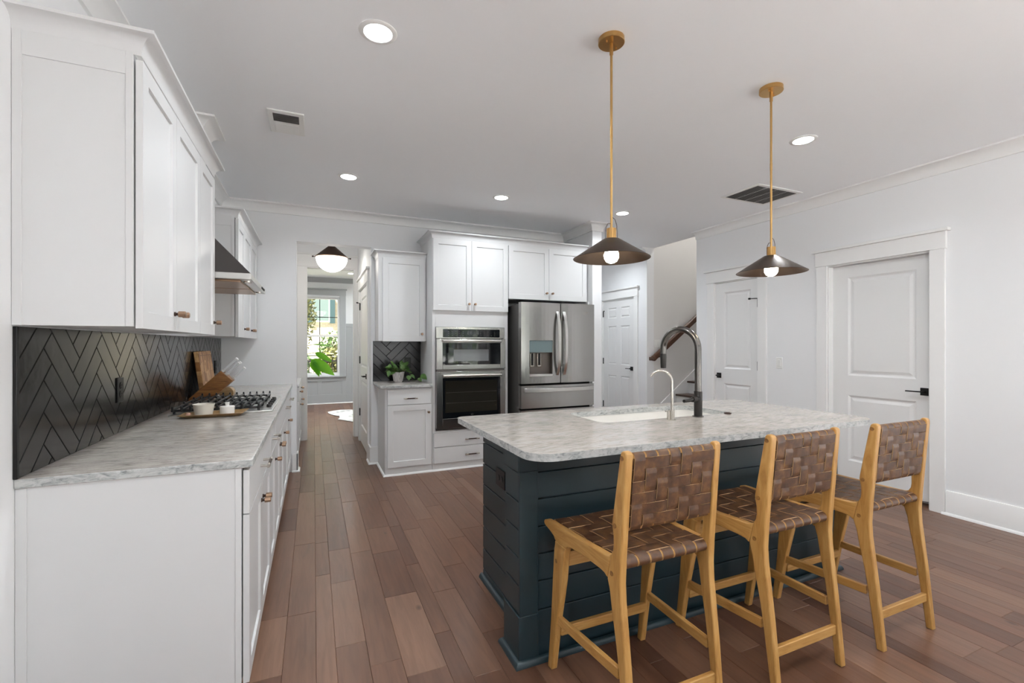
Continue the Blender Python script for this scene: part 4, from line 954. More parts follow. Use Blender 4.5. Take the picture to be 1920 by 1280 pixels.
# ------------------------------------------------------------------ bar stools
BFs, WB, WF = 0.472, 0.411, 0.481
def stool(loc, label):
    root = thing('bar_stool', label, 'stool', loc, 'woven leather counter stools at the island')
    k = (WF-WB)/2/BFs; t_ = 0.028
    rear = [(0,0),(0.013,0.13),(0.026,0.262),(0.041,0.39),(0.052,0.48),(0.055,0.54),(0.051,0.62),(0.043,0.72),(0.034,0.83),(0.023,0.958),(0.0235,0.972),(0.030,0.980),(0.042,0.981),(0.050,0.976),(0.054,0.962),
            (0.074,0.85),(0.092,0.745),(0.094,0.728),(0.0915,0.71),(0.0875,0.69),(0.0872,0.66),(0.090,0.640),(0.100,0.622),(0.118,0.535),(0.106,0.497),(0.098,0.45),(0.0905,0.41),(0.084,0.38),(0.074,0.33),(0.063,0.262),(0.045,0.13),(0.028,0)]
    front = [(0.467,0),(0.445,0.125),(0.424,0.241),(0.403,0.335),(0.389,0.40),(0.382,0.46),(0.376,0.505),(0.366,0.534),(0.443,0.540),(0.4435,0.525),(0.4485,0.505),(0.460,0.375),(0.472,0.216),(0.496,0)]
    rail = [(0.100,0.622),(0.112,0.614),(0.130,0.6105),(0.30,0.605),(0.480,0.6015),(0.508,0.600),(0.522,0.596),(0.528,0.588),(0.523,0.579),(0.505,0.571),(0.475,0.562),(0.452,0.552),(0.443,0.540),(0.366,0.534),(0.352,0.545),(0.325,0.551),(0.25,0.5525),(0.20,0.551),(0.160,0.549),(0.135,0.545),(0.118,0.535)]
    for sd in (0, 1):
        def m0(b, z): return (-k*b if sd == 0 else WB-t_+k*b, b, z)
        def m1(b, z): return (-k*b+t_ if sd == 0 else WB+k*b, b, z)
        mv = lambda fn: (lambda b, z: (fn(b, z)[0]+loc[0]-WB/2, fn(b, z)[1]+loc[1]-0.25, fn(b, z)[2]))
        MB().prism(rear, mv(m0), mv(m1)).build('leg', oak, root, bevel=0.0045, seg=3)
        MB().prism(front, mv(m0), mv(m1)).build('leg', oak, root, bevel=0.0045, seg=3)
        MB().prism(rail, mv(m0), mv(m1)).build('seat_rail', oak_h, root, bevel=0.0045, seg=3)
        mb = MB(); xo = -1 if sd == 0 else 1
        for (b, z) in ((0.044, 0.957), (0.080, 0.725), (0.432, 0.46), (0.095, 0.56)):
            xx = (-k*b if sd == 0 else WB+k*b)
            c = Vector((xx+loc[0]-WB/2, b+loc[1]-0.25, z)); mb.cyl(c-Vector((xo*0.004, 0, 0)), c+Vector((xo*0.0012, 0, 0)), 0.0085, seg=16)
        mb.build('dowel_plug', plugw, root)
        # side stretcher
        c0 = lambda b: (-k*b+t_/2 if sd == 0 else WB-t_/2+k*b)
        a, b = 0.070, 0.432; za, zb = 0.236, 0.222; h = 0.018; w = 0.009
        pts = [(c0(q)+s_*w+loc[0]-WB/2, q+loc[1]-0.25, z+v*h) for v in (-1, 1) for (q, z, s_) in ((a, za, -1), (a, za, 1), (b, zb, 1), (b, zb, -1))]
        MB().hexa(pts).build('side_stretcher', oak_h, root, bevel=0.003)
    X = lambda x_: x_+loc[0]-WB/2; Y = lambda y_: y_+loc[1]-0.25
    MB().box(X(t_-k*0.44-0.004), X(WB-t_+k*0.44+0.004), Y(0.430), Y(0.450), 0.153, 0.189).build('front_stretcher', oak_x, root, bevel=0.003)
    MB().box(X(t_-0.004), X(WB-t_+0.004), Y(0.024), Y(0.042), 0.122, 0.160).build('rear_stretcher', oak_x, root, bevel=0.003)
    MB().box(X(t_-k*0.40-0.004), X(WB-t_+k*0.40+0.004), Y(0.395), Y(0.417), 0.448, 0.506).build('apron', oak_x, root, bevel=0.003)
    # woven panels: strips loop round a rear and a front bar
    def weave(name, A, B, T, nu, nv, inset, barname, widen, sag):
        A, B = Vector(A), Vector(B); d = (B-A); Lm = d.length; d.normalize(); nn = Vector((-d.y, d.x)) if name == 'seat' else Vector((-d.y, d.x))
        lft = lambda b: t_+0.0015-widen*k*b; rgt = lambda b: WB-t_-0.0015+widen*k*b
        top = lambda i, j: ((i+j) % 4) < 2
        hgt = 0.0026; th = 0.0016
        def P(s_, q): b = q.x; return (X(lft(b)+(rgt(b)-lft(b))*s_), Y(b), q.y)
        for c in (A, B):      # bars
            cc = c-nn*(T/2)
            n_ = 16; r_ = T/2-0.0018
            poly = [(cc.x+r_*cos(2*pi*q/n_), cc.y+r_*sin(2*pi*q/n_)) for q in range(n_)]
            MB().prism(poly, lambda b, z: (X(lft(cc.x)-0.004), Y(b), z), lambda b, z: (X(rgt(cc.x)+0.004), Y(b), z)).build(barname, oak_x, root)
        mb = MB()
        def strip(path, sa, sb, close):     # path: list of (point2d, normal2d); sa, sb lateral span
            base = len(mb.v); n_ = len(path)
            vs = []
            for q, m in path:
                for s_, e in ((sa, -1), (sb, -1), (sb, 1), (sa, 1)):
                    vs.append(P(s_, q+m*(e*th)))
            o = len(mb.v); mb.v += vs
            R_ = range(n_ if close else n_-1)
            for i in R_:
                j = (i+1) % n_
                for kf, mi in ((0, 0), (1, 1), (2, 0), (3, 1)):
                    mb.f.append([o+i*4+kf, o+i*4+(kf+1) % 4, o+j*4+(kf+1) % 4, o+j*4+kf]); mb.m.append(mi)
        ST = 5; gap = 0.075
        for i in range(nu):
            path = []
            for j in range(nv):
                for q in range(ST):
                    s_ = (j+(q+0.5)/ST)/nv
                    h0 = hgt if top(i, j) else -hgt
                    hh = h0
                    if q == 0 and j > 0: hh = 0.5*(h0+(hgt if top(i, j-1) else -hgt)) if top(i, j) != top(i, j-1) else h0
                    if q == ST-1 and j < nv-1: hh = 0.5*(h0+(hgt if top(i, j+1) else -hgt)) if top(i, j) != top(i, j+1) else h0
                    path.append((A+d*(Lm*s_)+nn*(hh-sag*4*s_*(1-s_)), nn))
            cB = B-nn*(T/2)
            for q in range(0, 9):
                a = pi*q/8; m = nn*cos(a)+d*sin(a); path.append((cB+m*(T/2), m))
            for q in range(6): s_ = 1-(q+0.5)/6; path.append((A+d*(Lm*s_)-nn*(T+sag*4*s_*(1-s_)), -nn))
            cA = A-nn*(T/2)
            for q in range(0, 9):
                a = pi*q/8; m = -nn*cos(a)-d*sin(a); path.append((cA+m*(T/2), m))
            strip(path, (i+gap)/nu, (i+1-gap)/nu, True)
        for j in range(nv):
            # cross strips built as ribbons along the width
            o = len(mb.v); cnt = 0; sa, sb = (j+0.03)/nv, (j+1-0.03)/nv
            for i in range(nu):
                for q in range(ST):
                    s_ = (i+(q+0.5)/ST)/nu
                    h0 = -hgt if top(i, j) else hgt; hh = h0
                    if q == 0 and i > 0: hh = 0.0 if top(i, j) != top(i-1, j) else h0
                    if q == ST-1 and i < nu-1: hh = 0.0 if top(i, j) != top(i+1, j) else h0
                    if i == 0 and q == 0: s_ = 0
                    if i == nu-1 and q == ST-1: s_ = 1
                    for (tt, e) in ((sa, -1), (sb, -1), (sb, 1), (sa, 1)):
                        pt = A+d*(Lm*tt)+nn*(hh+e*th-sag*4*tt*(1-tt)); mb.v.append(P(s_, pt))
                    cnt += 1
            for i in range(cnt-1):
                for kf, mi in ((0, 0), (1, 1), (2, 0), (3, 1)):
                    mb.f.append([o+i*4+kf, o+i*4+(kf+1) % 4, o+(i+1)*4+(kf+1) % 4, o+(i+1)*4+kf]); mb.m.append(mi)
        return mb.build(name, [leather, leather_e], root, smooth=40)
    weave('seat', (0.078, 0.614), (0.490, 0.600), 0.036, 7, 8, 0, 'seat_bar', 1, 0.006)
    # backrest: path runs downwards so the weave faces the camera side
    weave('backrest', (0.0285, 0.962), (0.052, 0.722), -0.026, 7, 5, 0, 'back_bar', 0, 0.0) if 0 else weave('backrest', (0.050, 0.722), (0.0265, 0.958), -0.0 or 0.026, 7, 6, 0, 'back_bar', 0, 0.0)
    return root
s1 = stool((0.925+WB/2, 1.191+0.25-0.010, 0), 'woven brown leather bar stool nearest the left corner of the island')
dup(s1, (1.608+WB/2, 1.199+0.25-0.014, 0), 'middle woven brown leather bar stool of the three at the island')
dup(s1, (2.253+WB/2, 1.176+0.25-0.006, 0), 'woven brown leather bar stool at the right end, nearest the wide door')

# ------------------------------------------------------------------ pendants and ceiling lamps
def pendant(x, y, label):
    o = thing('pendant_lamp', label, 'pendant lamp', (x, y, ZC), 'pendant lamps over the island')
    c = (x, y, 0)
    MB().lathe([(0, ZC-0.0005), (0.060, ZC-0.0005), (0.061, ZC-0.022), (0.059, ZC-0.024), (0, ZC-0.024)], c, 40).build('canopy', brass, o)
    for s_ in (-1, 1): MB().cyl((x+s_*0.035, y+s_*0.012, ZC-0.024), (x+s_*0.035, y+s_*0.012, ZC-0.034), 0.0035, seg=10).build('canopy_screw', brass, o)
    MB().cyl((x, y, ZC-0.024), (x, y, ZC-0.075), 0.0085, seg=16).cyl((x, y, 2.30), (x, y, 2.34), 0.0065).cyl((x, y, ZC-0.075), (x, y, 1.872), 0.0058, seg=16).build('rod', brass, o)
    mb = MB(); mb.cyl((x, y, 1.872), (x, y, 1.824), 0.0195, seg=24)
    for k in range(12): mb.cyl((x+0.0195*cos(pi*k/6), y+0.0195*sin(pi*k/6), 1.872), (x+0.0195*cos(pi*k/6), y+0.0195*sin(pi*k/6), 1.826), 0.003, seg=8)
    mb.build('socket', brass, o)
    prof = [(0.0195, 1.824), (0.036, 1.8225), (0.042, 1.819), (0.177, 1.732), (0.1785, 1.7305)]
    inn = [(0.1775, 1.7295), (0.042, 1.8165), (0.034, 1.820), (0.010, 1.8205)]
    mb = MB(); mb.lathe(prof, c, 64); mb.mi = 1; mb.lathe([prof[-1]]+inn, c, 64); mb.build('shade', [shade_o, shade_o], o)
    for s_ in (-1, 1):
        h = 0.03 if s_ > 0 else 0.0
        pts = [(x+s_*0.006, y, 1.895+h), (x+s_*0.020, y, 1.893+h*0.8), (x+s_*0.030, y, 1.876+h*0.5), (x+s_*0.034, y, 1.85), (x+s_*0.034, y, 1.8225)]
        MB().tube(pts, 0.0014, 6).build('wire', bronze_d, o)
    MB().cyl((x, y, 1.824), (x, y, 1.79), 0.014, seg=16).build('lamp_holder', brass, o)
    MB().lathe([(0.013, 1.792), (0.016, 1.785), (0.028, 1.768), (0.0345, 1.750), (0.033, 1.732), (0.024, 1.717), (0.012, 1.7105), (0, 1.709)], c, 28).build('bulb', bulb_e, o)
pendant(1.283, 1.785, 'brass and bronze cone pendant over the left half of the island')
pendant(2.350, 1.772, 'brass and bronze cone pendant over the right half of the island')
cans = [(0.272, 2.174, 'recessed ceiling lamp nearest the camera, above the left aisle'), (0.275, 4.150, 'recessed ceiling lamp near the hall doorway'), (1.684, 4.145, 'recessed ceiling lamp in front of the wall oven'),
        (3.104, 4.116, 'recessed ceiling lamp in front of the wall column, behind the left pendant'), (3.156, 2.134, 'recessed ceiling lamp to the right of the right pendant'),
        (0.27, 0.15, 'unseen recessed ceiling lamp added above the camera, left'), (3.13, 0.15, 'unseen recessed ceiling lamp added behind the stools'), (1.70, 0.15, 'unseen recessed ceiling lamp added behind the middle stool'),  # unseen row of lamps added to fill out the light
        (0.27, -1.8, 'unseen recessed lamp added near the rear windows, left'), (3.13, -1.8, 'unseen recessed lamp added near the rear windows, right'), (3.85, 5.75, 'unseen recessed lamp added to brighten the alcove by the six panel door')]  # rear pair and alcove lamp are unseen, added for extra light
can0 = None
for x, y, lb in cans:
    if can0 is None:
        can0 = thing('recessed_light', lb, 'ceiling lamp', (x, y, ZC), 'recessed ceiling lamps')
        MB().lathe([(0.060, ZC-0.001), (0.064, ZC-0.006), (0.082, ZC-0.004), (0.086, ZC-0.0005)], (x, y, 0), 40).build('trim_ring', plast_w, can0)
        MB().lathe([(0, ZC-0.0035), (0.0625, ZC-0.0035)], (x, y, 0), 40).build('diffuser', can_e, can0)
        ld = bpy.data.lights.new('lamp', 'AREA'); ld.shape = 'DISK'; ld.size = 0.118; ld.energy = CAN_W; ld.color = (0.90, 0.96, 1.0); ld.spread = radians(150)
        lo = bpy.data.objects.new('lamp', ld); COL.objects.link(lo); lo.parent = can0; lo.location = (0, 0, -0.008)
    else: dup(can0, (x, y, ZC), lb)
# vents
v = thing('ceiling_vent', 'small white exhaust fan vent in the ceiling at left', 'vent', (-0.157, 3.3, ZC))
MB().box(-0.262, -0.055, 3.128, 3.452, ZC-0.010, ZC-0.0005).build('frame', plast_w, v, bevel=0.004)
MB().box(-0.232, -0.085, 3.165, 3.272, ZC-0.0112, ZC-0.010).build('grille_opening', vent_d, v)
mb = MB()
for k in range(7): mb.box(-0.232, -0.085, 3.172+k*0.0145, 3.177+k*0.0145, ZC-0.0145, ZC-0.0112)
mb.build('louvre', steel_d, v)
MB().box(-0.228, -0.089, 3.30, 3.42, ZC-0.013, ZC-0.010).build('lamp_cover', plast_w, v, bevel=0.002)
v = thing('ceiling_vent', 'large return air grille in the ceiling behind the right pendant', 'vent', (3.93, 3.08, ZC))
MB().box(3.640, 4.230, 2.865, 3.285, ZC-0.008, ZC-0.0005).build('frame', plast_w, v, bevel=0.003)
for k in range(4):
    a = 3.672+k*0.1325
    MB().box(a, a+0.120, 2.90, 3.25, ZC-0.0092, ZC-0.008).build('grille_panel', vent_d, v)
    mb = MB()
    for q in range(24): mb.box(a, a+0.120, 2.903+q*0.0146, 2.906+q*0.0146, ZC-0.0122, ZC-0.0092)
    mb.build('louvre', steel_d, v)

# ------------------------------------------------------------------ plants
def leaf(mb, base, direction, normal, L, Wd, droop=0.25, cup=0.15, shape=1.0, nu=8):
    d = Vector(direction).normalized(); n = Vector(normal); n = (n-d*n.dot(d)).normalized(); s_ = d.cross(n); b = Vector(base); rows = []
    for i in range(nu+1):
        q = i/nu; w = Wd*(sin(pi*q**0.75)**shape)*0.5 if 0 < q < 1 else 0.0005
        c = b+d*(L*q)-n*(droop*L*q*q)
        rows.append([c-s_*w+n*(cup*w), c-s_*w*0.5+n*(cup*w*0.3), c, c+s_*w*0.5+n*(cup*w*0.3), c+s_*w+n*(cup*w)])
    o = len(mb.v); mb.v += [tuple(p) for r in rows for p in r]
    for i in range(nu):
        for k in range(4): mb.f.append([o+i*5+k, o+i*5+k+1, o+(i+1)*5+k+1, o+(i+1)*5+k]); mb.m.append(mb.mi)
pp = thing('potted_plant', 'green pothos trailing from a whitewashed pot on the short worktop', 'plant', (0.845, 5.06, 0.914))
px, py = 0.845, 5.06
MB().lathe([(0, 0.926), (0.046, 0.926), (0.050, 0.930), (0.066, 1.018), (0.068, 1.020), (0.068, 1.026), (0.061, 1.026), (0.058, 1.015), (0, 1.013)], (px, py, 0), 32).lathe([(0, 0.9145), (0.040, 0.9145), (0.040, 0.926)], (px, py, 0), 24).build('pot', potm, pp)
MB().lathe([(0, 1.0165), (0.057, 1.0165)], (px, py, 0), 24).build('soil', soil, pp)
rp = random.Random(21); mst = MB()
for k in range(44):
    a = rp.uniform(0, 2*pi); el = rp.uniform(0.15, 1.2); r = rp.uniform(0.03, 0.085)
    dv = Vector((cos(a)*cos(el), sin(a)*cos(el)*0.8-0.1, sin(el))); p0 = Vector((px+rp.uniform(-0.03, 0.03), py+rp.uniform(-0.03, 0.03), 1.016)); p1 = p0+dv*r*1.3
    if p1.y > 5.20: p1.y = 5.20
    p1.x = max(p1.x, 0.70)
    mst.tube([p0, (p0+p1)/2+Vector((0, 0, 0.01)), p1], 0.0016, 5)
    ml = MB(); leaf(ml, p1, dv+Vector((0, -0.25, -0.25)), (dv.x*0.2, -0.6, 0.8), rp.uniform(0.045, 0.072), rp.uniform(0.030, 0.046), 0.35); ml.build('leaf', leaf_p, pp, smooth=60)
vine = [(px+0.03, py-0.03, 1.03), (px+0.08, py-0.05, 1.055), (px+0.11, py-0.06, 1.03), (px+0.125, py-0.07, 0.96), (px+0.15, py-0.08, 0.925), (px+0.20, py-0.08, 0.945), (px+0.24, py-0.09, 0.99), (px+0.26, py-0.10, 0.955)]
mst.tube([(px-0.04, py-0.02, 1.03), (px-0.075, py-0.03, 1.07), (px-0.105, py-0.04, 1.04), (px-0.11, py-0.05, 1.0)], 0.0018, 5)
mst.tube(vine, 0.0018, 5); mst.build('stem', stemm, pp)
for b, dv, L, Wd in [((px-0.10, py-0.04, 1.045), (-0.2, -0.3, -0.75), 0.07, 0.045), ((px-0.07, py-0.03, 1.09), (-0.8, -0.4, 0.1), 0.055, 0.052), ((px+0.10, py-0.06, 0.99), (0.0, -0.5, -0.6), 0.06, 0.055), ((px+0.125, py-0.06, 1.0), (0.5, -0.4, -0.5), 0.065, 0.035), ((px+0.225, py-0.09, 0.995), (0.75, -0.4, -0.5), 0.085, 0.075), ((px+0.20, py-0.09, 0.96), (0.3, -0.5, -0.35), 0.06, 0.045)]:
    ml = MB(); leaf(ml, b, dv, (0, -0.75, 0.65), L, Wd, 0.2); ml.build('leaf', leaf_p, pp, smooth=60)

# ------------------------------------------------------------------ hall and front room
HY = 6.932
wall('wall_hall', [(0.586, 0.70, YB+TH, 5.57, 0, ZC), (0.586, 0.70, 5.57, 6.60, 2.055, ZC), (0.586, 0.70, 6.60, HY, 0, ZC),
                   (-0.95, -0.84, YB+TH, HY, 0, ZC), (-0.95, -0.092, HY, HY+0.12, 0, ZC), (-0.092, 0.540, HY, HY+0.12, 2.389, ZC), (0.540, 0.70, HY, HY+0.12, 0, ZC), (0.76, 0.80, 5.5, 6.7, 0, 2.3)])
struct(MB().box(-0.95, 0.70, YB+TH, HY+0.12, ZC, ZC+0.02).build('ceiling', ceilp, smooth=0)).name = 'ceiling_hall'
mb = MB(); f = FY(HY)
f.box(mb, -0.206, -0.092, 0, 2.400, 0, 0.018); f.box(mb, 0.540, 0.585, 0, 2.400, 0, 0.018); f.box(mb, -0.206, 0.585, 2.400, 2.565, 0, 0.022); f.box(mb, -0.225, 0.585, 2.565, 2.588, 0, 0.04)
f.box(mb, -0.092, -0.080, 0, 2.389, -0.12, 0.002); f.box(mb, 0.528, 0.540, 0, 2.389, -0.12, 0.002); trim('trim_7', mb, bevel=0.002)
# side door of the hall
f = FXN(0.586); mb = MB()
f.box(mb, 5.475, 5.575, 0, 2.055, 0, 0.018); f.box(mb, 6.595, 6.690, 0, 2.055, 0, 0.018); f.box(mb, 5.465, 6.70, 2.055, 2.19, 0, 0.022); f.box(mb, 5.44, 6.73, 2.19, 2.214, 0, 0.042)
f.box(mb, 5.575, 5.587, 0, 2.043, -0.11, 0.002); f.box(mb, 6.583, 6.595, 0, 2.043, -0.11, 0.002); f.box(mb, 5.575, 6.595, 2.043, 2.055, -0.11, 0.002); trim('trim_8', mb, bevel=0.002)
f = FXN(0.625); d = struct(recessed(f, 5.595, 6.575, 0.012, 2.038, 0.036, [(5.71, 6.46, 1.03, 1.93), (5.71, 6.46, 0.24, 0.85)], 0.045).build('door_4', doorp), 'white side door in the hall')
lever(f, 5.80, 0.935, 0.036, 1, d, 0.10)
for z, s_ in ((1.80, -1), (1.073, 0), (0.362, 0)): hinge(f, 6.580, z+0.04, 0.042, d, s_)
# built-in cabinet on the left side of the hall
hc = thing('hall_cabinet', 'narrow white built in cabinet on the left side of the hall', 'cabinet', (-0.5, 6.3, 0))
MB().box(-0.838, -0.172, 5.75, 6.90, 0.10, 0.845).box(-0.838, -0.22, 5.75, 6.90, 0, 0.10).build('carcass', cab, hc)
MB().box(-0.838, -0.150, 5.74, 6.91, 0.845, 0.868).build('top', cab, hc, bevel=0.003)
f = FX(-0.172)
for a, b in ((5.76, 6.32), (6.33, 6.89)):
    mb = MB(); f.box(mb, a, b, 0.68, 0.835, 0, 0.02); d = mb.build('drawer', cab, hc, bevel=0.002); knob(f, (a+b)/2, 0.76, 0.02, d)
    d = shaker(f, a, b, 0.11, 0.67).build('door', cab, hc, bevel=0.001); knob(f, b-0.04, 0.58, 0.02, d)
# hall lamp
hl = thing('flush_mount_lamp', 'bronze cone ceiling lamp with a lit opal glass bowl in the hall', 'ceiling lamp', (0.207, 6.1, ZC))
c = (0.207, 6.1, 0)
MB().lathe([(0.05, ZC-0.0005), (0.05, ZC-0.02), (0.018, ZC-0.024), (0.018, 2.575), (0.022, 2.57), (0.022, 2.555), (0, 2.555)], c, 32).build('stem', bronze_d, hl)
MB().lathe([(0.020, 2.562), (0.026, 2.552), (0.186, 2.412), (0.190, 2.403), (0.190, 2.398), (0.182, 2.398)], c, 56).build('cone', bronze_d, hl)
MB().lathe([(0.188, 2.407), (0.193, 2.405), (0.193, 2.396), (0.184, 2.394)], c, 56).build('rim', bronze, hl)
for a in (pi, 0, pi/2):
    MB().cyl((c[0]+0.19*cos(a), c[1]+0.19*sin(a), 2.402), (c[0]+0.212*cos(a), c[1]+0.212*sin(a), 2.402), 0.004, seg=8).cyl((c[0]+0.208*cos(a), c[1]+0.208*sin(a), 2.402), (c[0]+0.226*cos(a), c[1]+0.226*sin(a), 2.402), 0.009, seg=12).build('thumb_screw', bronze_d, hl)
MB().lathe([(0.183*cos(q), 2.397-0.175*sin(q)) for q in [radians(9*k) for k in range(11)]], c, 48).build('glass_bowl', globe_e, hl)
# front room shell
FYW = 11.0
wx0, wx1, wz0, wz1 = -0.262, 0.542, 0.634, 2.372
wall('wall_front', [(-2.6, -2.2, FYW, FYW+0.15, 0, 2.80), (-2.2, -1.0, FYW, FYW+0.15, 0, wz0), (-2.2, -1.0, FYW, FYW+0.15, wz1, 2.80), (-1.0, wx0, FYW, FYW+0.15, 0, 2.80), (wx1, 1.3, FYW, FYW+0.15, 0, 2.80), (1.3, 2.3, FYW, FYW+0.15, 0, wz0), (1.3, 2.3, FYW, FYW+0.15, wz1, 2.80), (2.3, 2.6, FYW, FYW+0.15, 0, 2.80), (wx0, wx1, FYW, FYW+0.15, 0, wz0), (wx0, wx1, FYW, FYW+0.15, wz1, 2.80)])  # outer two openings are unseen, added to let in more daylight
wall('wall_parlour', [(-2.72, -2.6, HY, FYW+0.15, 0, 2.8), (2.6, 2.72, HY, FYW+0.15, 0, 2.8), (-2.6, -0.95, HY, HY+0.12, 0, 2.8), (0.70, 2.6, HY, HY+0.12, 0, 2.8)])
struct(MB().box(-2.72, 2.72, HY+0.12, FYW+0.15, 2.80, 2.82).build('ceiling', ceilp, smooth=0)).name = 'ceiling_parlour'
mb = MB(); f = FY(FYW); mb.sweep([(0, -0.105), (0.012, -0.105), (0.05, -0.02), (0.06, -0.012), (0.06, 0), (0, 0)], [(-2.6, FYW), (2.6, FYW)], 2.80)
for a, b in ((-1.0, wx0-0.13), (wx1+0.13, 1.3)):
    f.box(mb, a, b, 0, 1.786, 0, 0.006); f.box(mb, a, b, 1.715, 1.79, 0.006, 0.022); f.box(mb, a, b, 0, 0.196, 0.006, 0.022)
    for k in range(1, 4):
        uu = a+(b-a)*k/4; f.box(mb, uu-0.03, uu+0.03, 0.196, 1.715, 0.006, 0.018)
f.box(mb, wx0-0.13, wx1+0.13, 0, 0.585, 0, 0.006); f.box(mb, wx0-0.13, wx1+0.13, 0, 0.205, 0.006, 0.02); f.box(mb, wx0-0.13, wx1+0.13, 0.500, 0.585, 0.006, 0.02)
for uu in (-0.36, 0.125, 0.63): f.box(mb, uu-0.045, uu+0.045, 0.205, 0.50, 0.006, 0.02)
f.box(mb, wx1, wx1+0.125, 0.61, 2.415, 0, 0.02); f.box(mb, wx0-0.125, wx0, 0.61, 2.415, 0, 0.02); f.box(mb, wx0-0.13, wx1+0.13, 2.415, 2.535, 0, 0.024); f.box(mb, wx0-0.15, wx1+0.15, 2.535, 2.562, 0, 0.045); f.box(mb, wx0-0.15, wx1+0.14, 0.590, 0.612, 0, 0.06)
trim('trim_9', mb, greyp, bevel=0.002)
mb = MB().sweep(SHOE, [(-2.6, FYW-0.02), (2.6, FYW-0.02)], 0); trim('trim_10', mb)
mb = MB(); f = FY(FYW+0.09)
for q in ((wx0, wx0+0.045, wz0, wz1), (wx1-0.045, wx1, wz0, wz1), (wx0+0.045, wx1-0.045, wz0, wz0+0.05), (wx0+0.045, wx1-0.045, wz1-0.045, wz1), (wx0+0.045, wx1-0.045, 1.490, 1.535)): f.box(mb, q[0], q[1], q[2], q[3], -0.03, 0.03)
wo = struct(mb.build('window_1', trimp, bevel=0.003), 'front room double hung window looking onto the garden')
mb = MB(); mxw = 0.128
f.box(mb, mxw-0.008, mxw+0.008, wz0+0.05, 1.490, -0.008, 0.008); f.box(mb, mxw-0.008, mxw+0.008, 1.535, wz1-0.045, -0.008, 0.008); f.box(mb, wx0+0.045, wx1-0.045, 1.920, 1.936, -0.008, 0.008); f.box(mb, wx0+0.045, wx1-0.045, 1.060, 1.076, -0.0078, 0.0078); mb.build('muntin', blackm, wo)
MB().box(wx0+0.045, wx1-0.045, FYW+0.088, FYW+0.091, wz0+0.05, wz1-0.045).build('pane', pane, wo)
for x_, y_, lb in ((0.72, 8.3, 'unseen recessed lamp added in the front room nearest the hall, right'), (-1.1, 8.3, 'unseen recessed lamp added in the front room nearest the hall, left'), (0.72, 10.1, 'recessed lamp in the front room by the far window, right'), (-1.1, 10.1, 'unseen recessed lamp added in the front room by the far window, left'), (2.0, 9.2, 'unseen recessed lamp added in the front room at its right wall'), (-2.1, 9.2, 'unseen recessed lamp added in the front room at its left wall'), (0.72, 9.2, 'unseen recessed lamp added in the middle of the front room, right'), (-1.1, 9.2, 'unseen recessed lamp added in the middle of the front room, left')): dup(can0, (x_, y_, 2.80), lb)  # all but the far right one added unseen to brighten the front room
# cowhide rug
rq = random.Random(9); N = 40; pts = []
for k in range(N):
    a = 2*pi*k/N; r = 0.85+0.16*sin(3*a+0.6)+0.10*sin(5*a+2)+rq.uniform(-0.04, 0.04); pts.append((1.08+r*cos(a)*0.95, 8.95+r*sin(a)*1.0))
mb = MB(); mb.prism(pts, lambda a, b: (a, b, 0.001), lambda a, b: (a, b, 0.010)); mb.m[-N:] = [1]*N
tag(mb.build('cowhide_rug', [hide, hide_e]), 'pale cowhide rug on the front room floor seen through the hall', 'rug')
# big leaved plant standing left of the opening in the front room
lp = thing('rubber_plant', 'large leaved green plant in front of the far window', 'plant', (-0.45, 8.05, 0))
MB().lathe([(0, 0), (0.14, 0), (0.18, 0.34), (0.165, 0.34), (0.155, 0.30), (0, 0.30)], (-0.45, 8.05, 0), 28).build('pot', ceramic, lp)
mst = MB(); mst.tube([(-0.45, 8.05, 0.30), (-0.44, 8.05, 0.7), (-0.47, 8.04, 1.2), (-0.45, 8.05, 1.7)], [0.016, 0.013, 0.010, 0.006], 8)
L8 = [((-0.02, 8.0, 1.318), (0.33, 0, 0.0), 0.34, 0.10, (0.1, -0.25, 1), 0.12), ((0.02, 8.0, 1.19), (0.27, 0, -0.15), 0.30, 0.125, (0.25, -0.8, 0.6), 0.05), ((-0.03, 8.0, 1.085), (0.36, 0, -0.27), 0.44, 0.19, (0.25, -0.85, 0.45), 0.04), ((-0.03, 7.98, 1.09), (0.13, 0, -0.30), 0.31, 0.13, (0.5, -0.85, 0.2), 0.06), ((-0.05, 7.99, 1.04), (0.17, 0, -0.22), 0.27, 0.10, (-0.3, -0.8, 0.2), 0.1)]
for b, dv, L, Wd, nn, dr_ in L8:
    ml = MB(); leaf(ml, b, dv, nn, L, Wd, dr_, 0.12, 0.9, 10); ml.build('leaf', leaf_b, lp, smooth=60)
    mst.tube([(-0.46, 8.04, b[2]-0.12), (-0.25, 8.02, b[2]-0.05), b], 0.004, 6)
for k in range(7):
    a = pi*0.5+k*0.55; z = 0.8+0.13*k; b = (-0.46+0.18*cos(a), 8.04+0.18*sin(a), z)
    ml = MB(); leaf(ml, b, (cos(a), sin(a), 0.1), (0, 0, 1), 0.36, 0.15, 0.3, 0.12, 0.9, 10); ml.build('leaf', leaf_b, lp, smooth=60); mst.tube([(-0.46, 8.04, z-0.08), b], 0.004, 6)
mst.build('stem', stemm, lp)

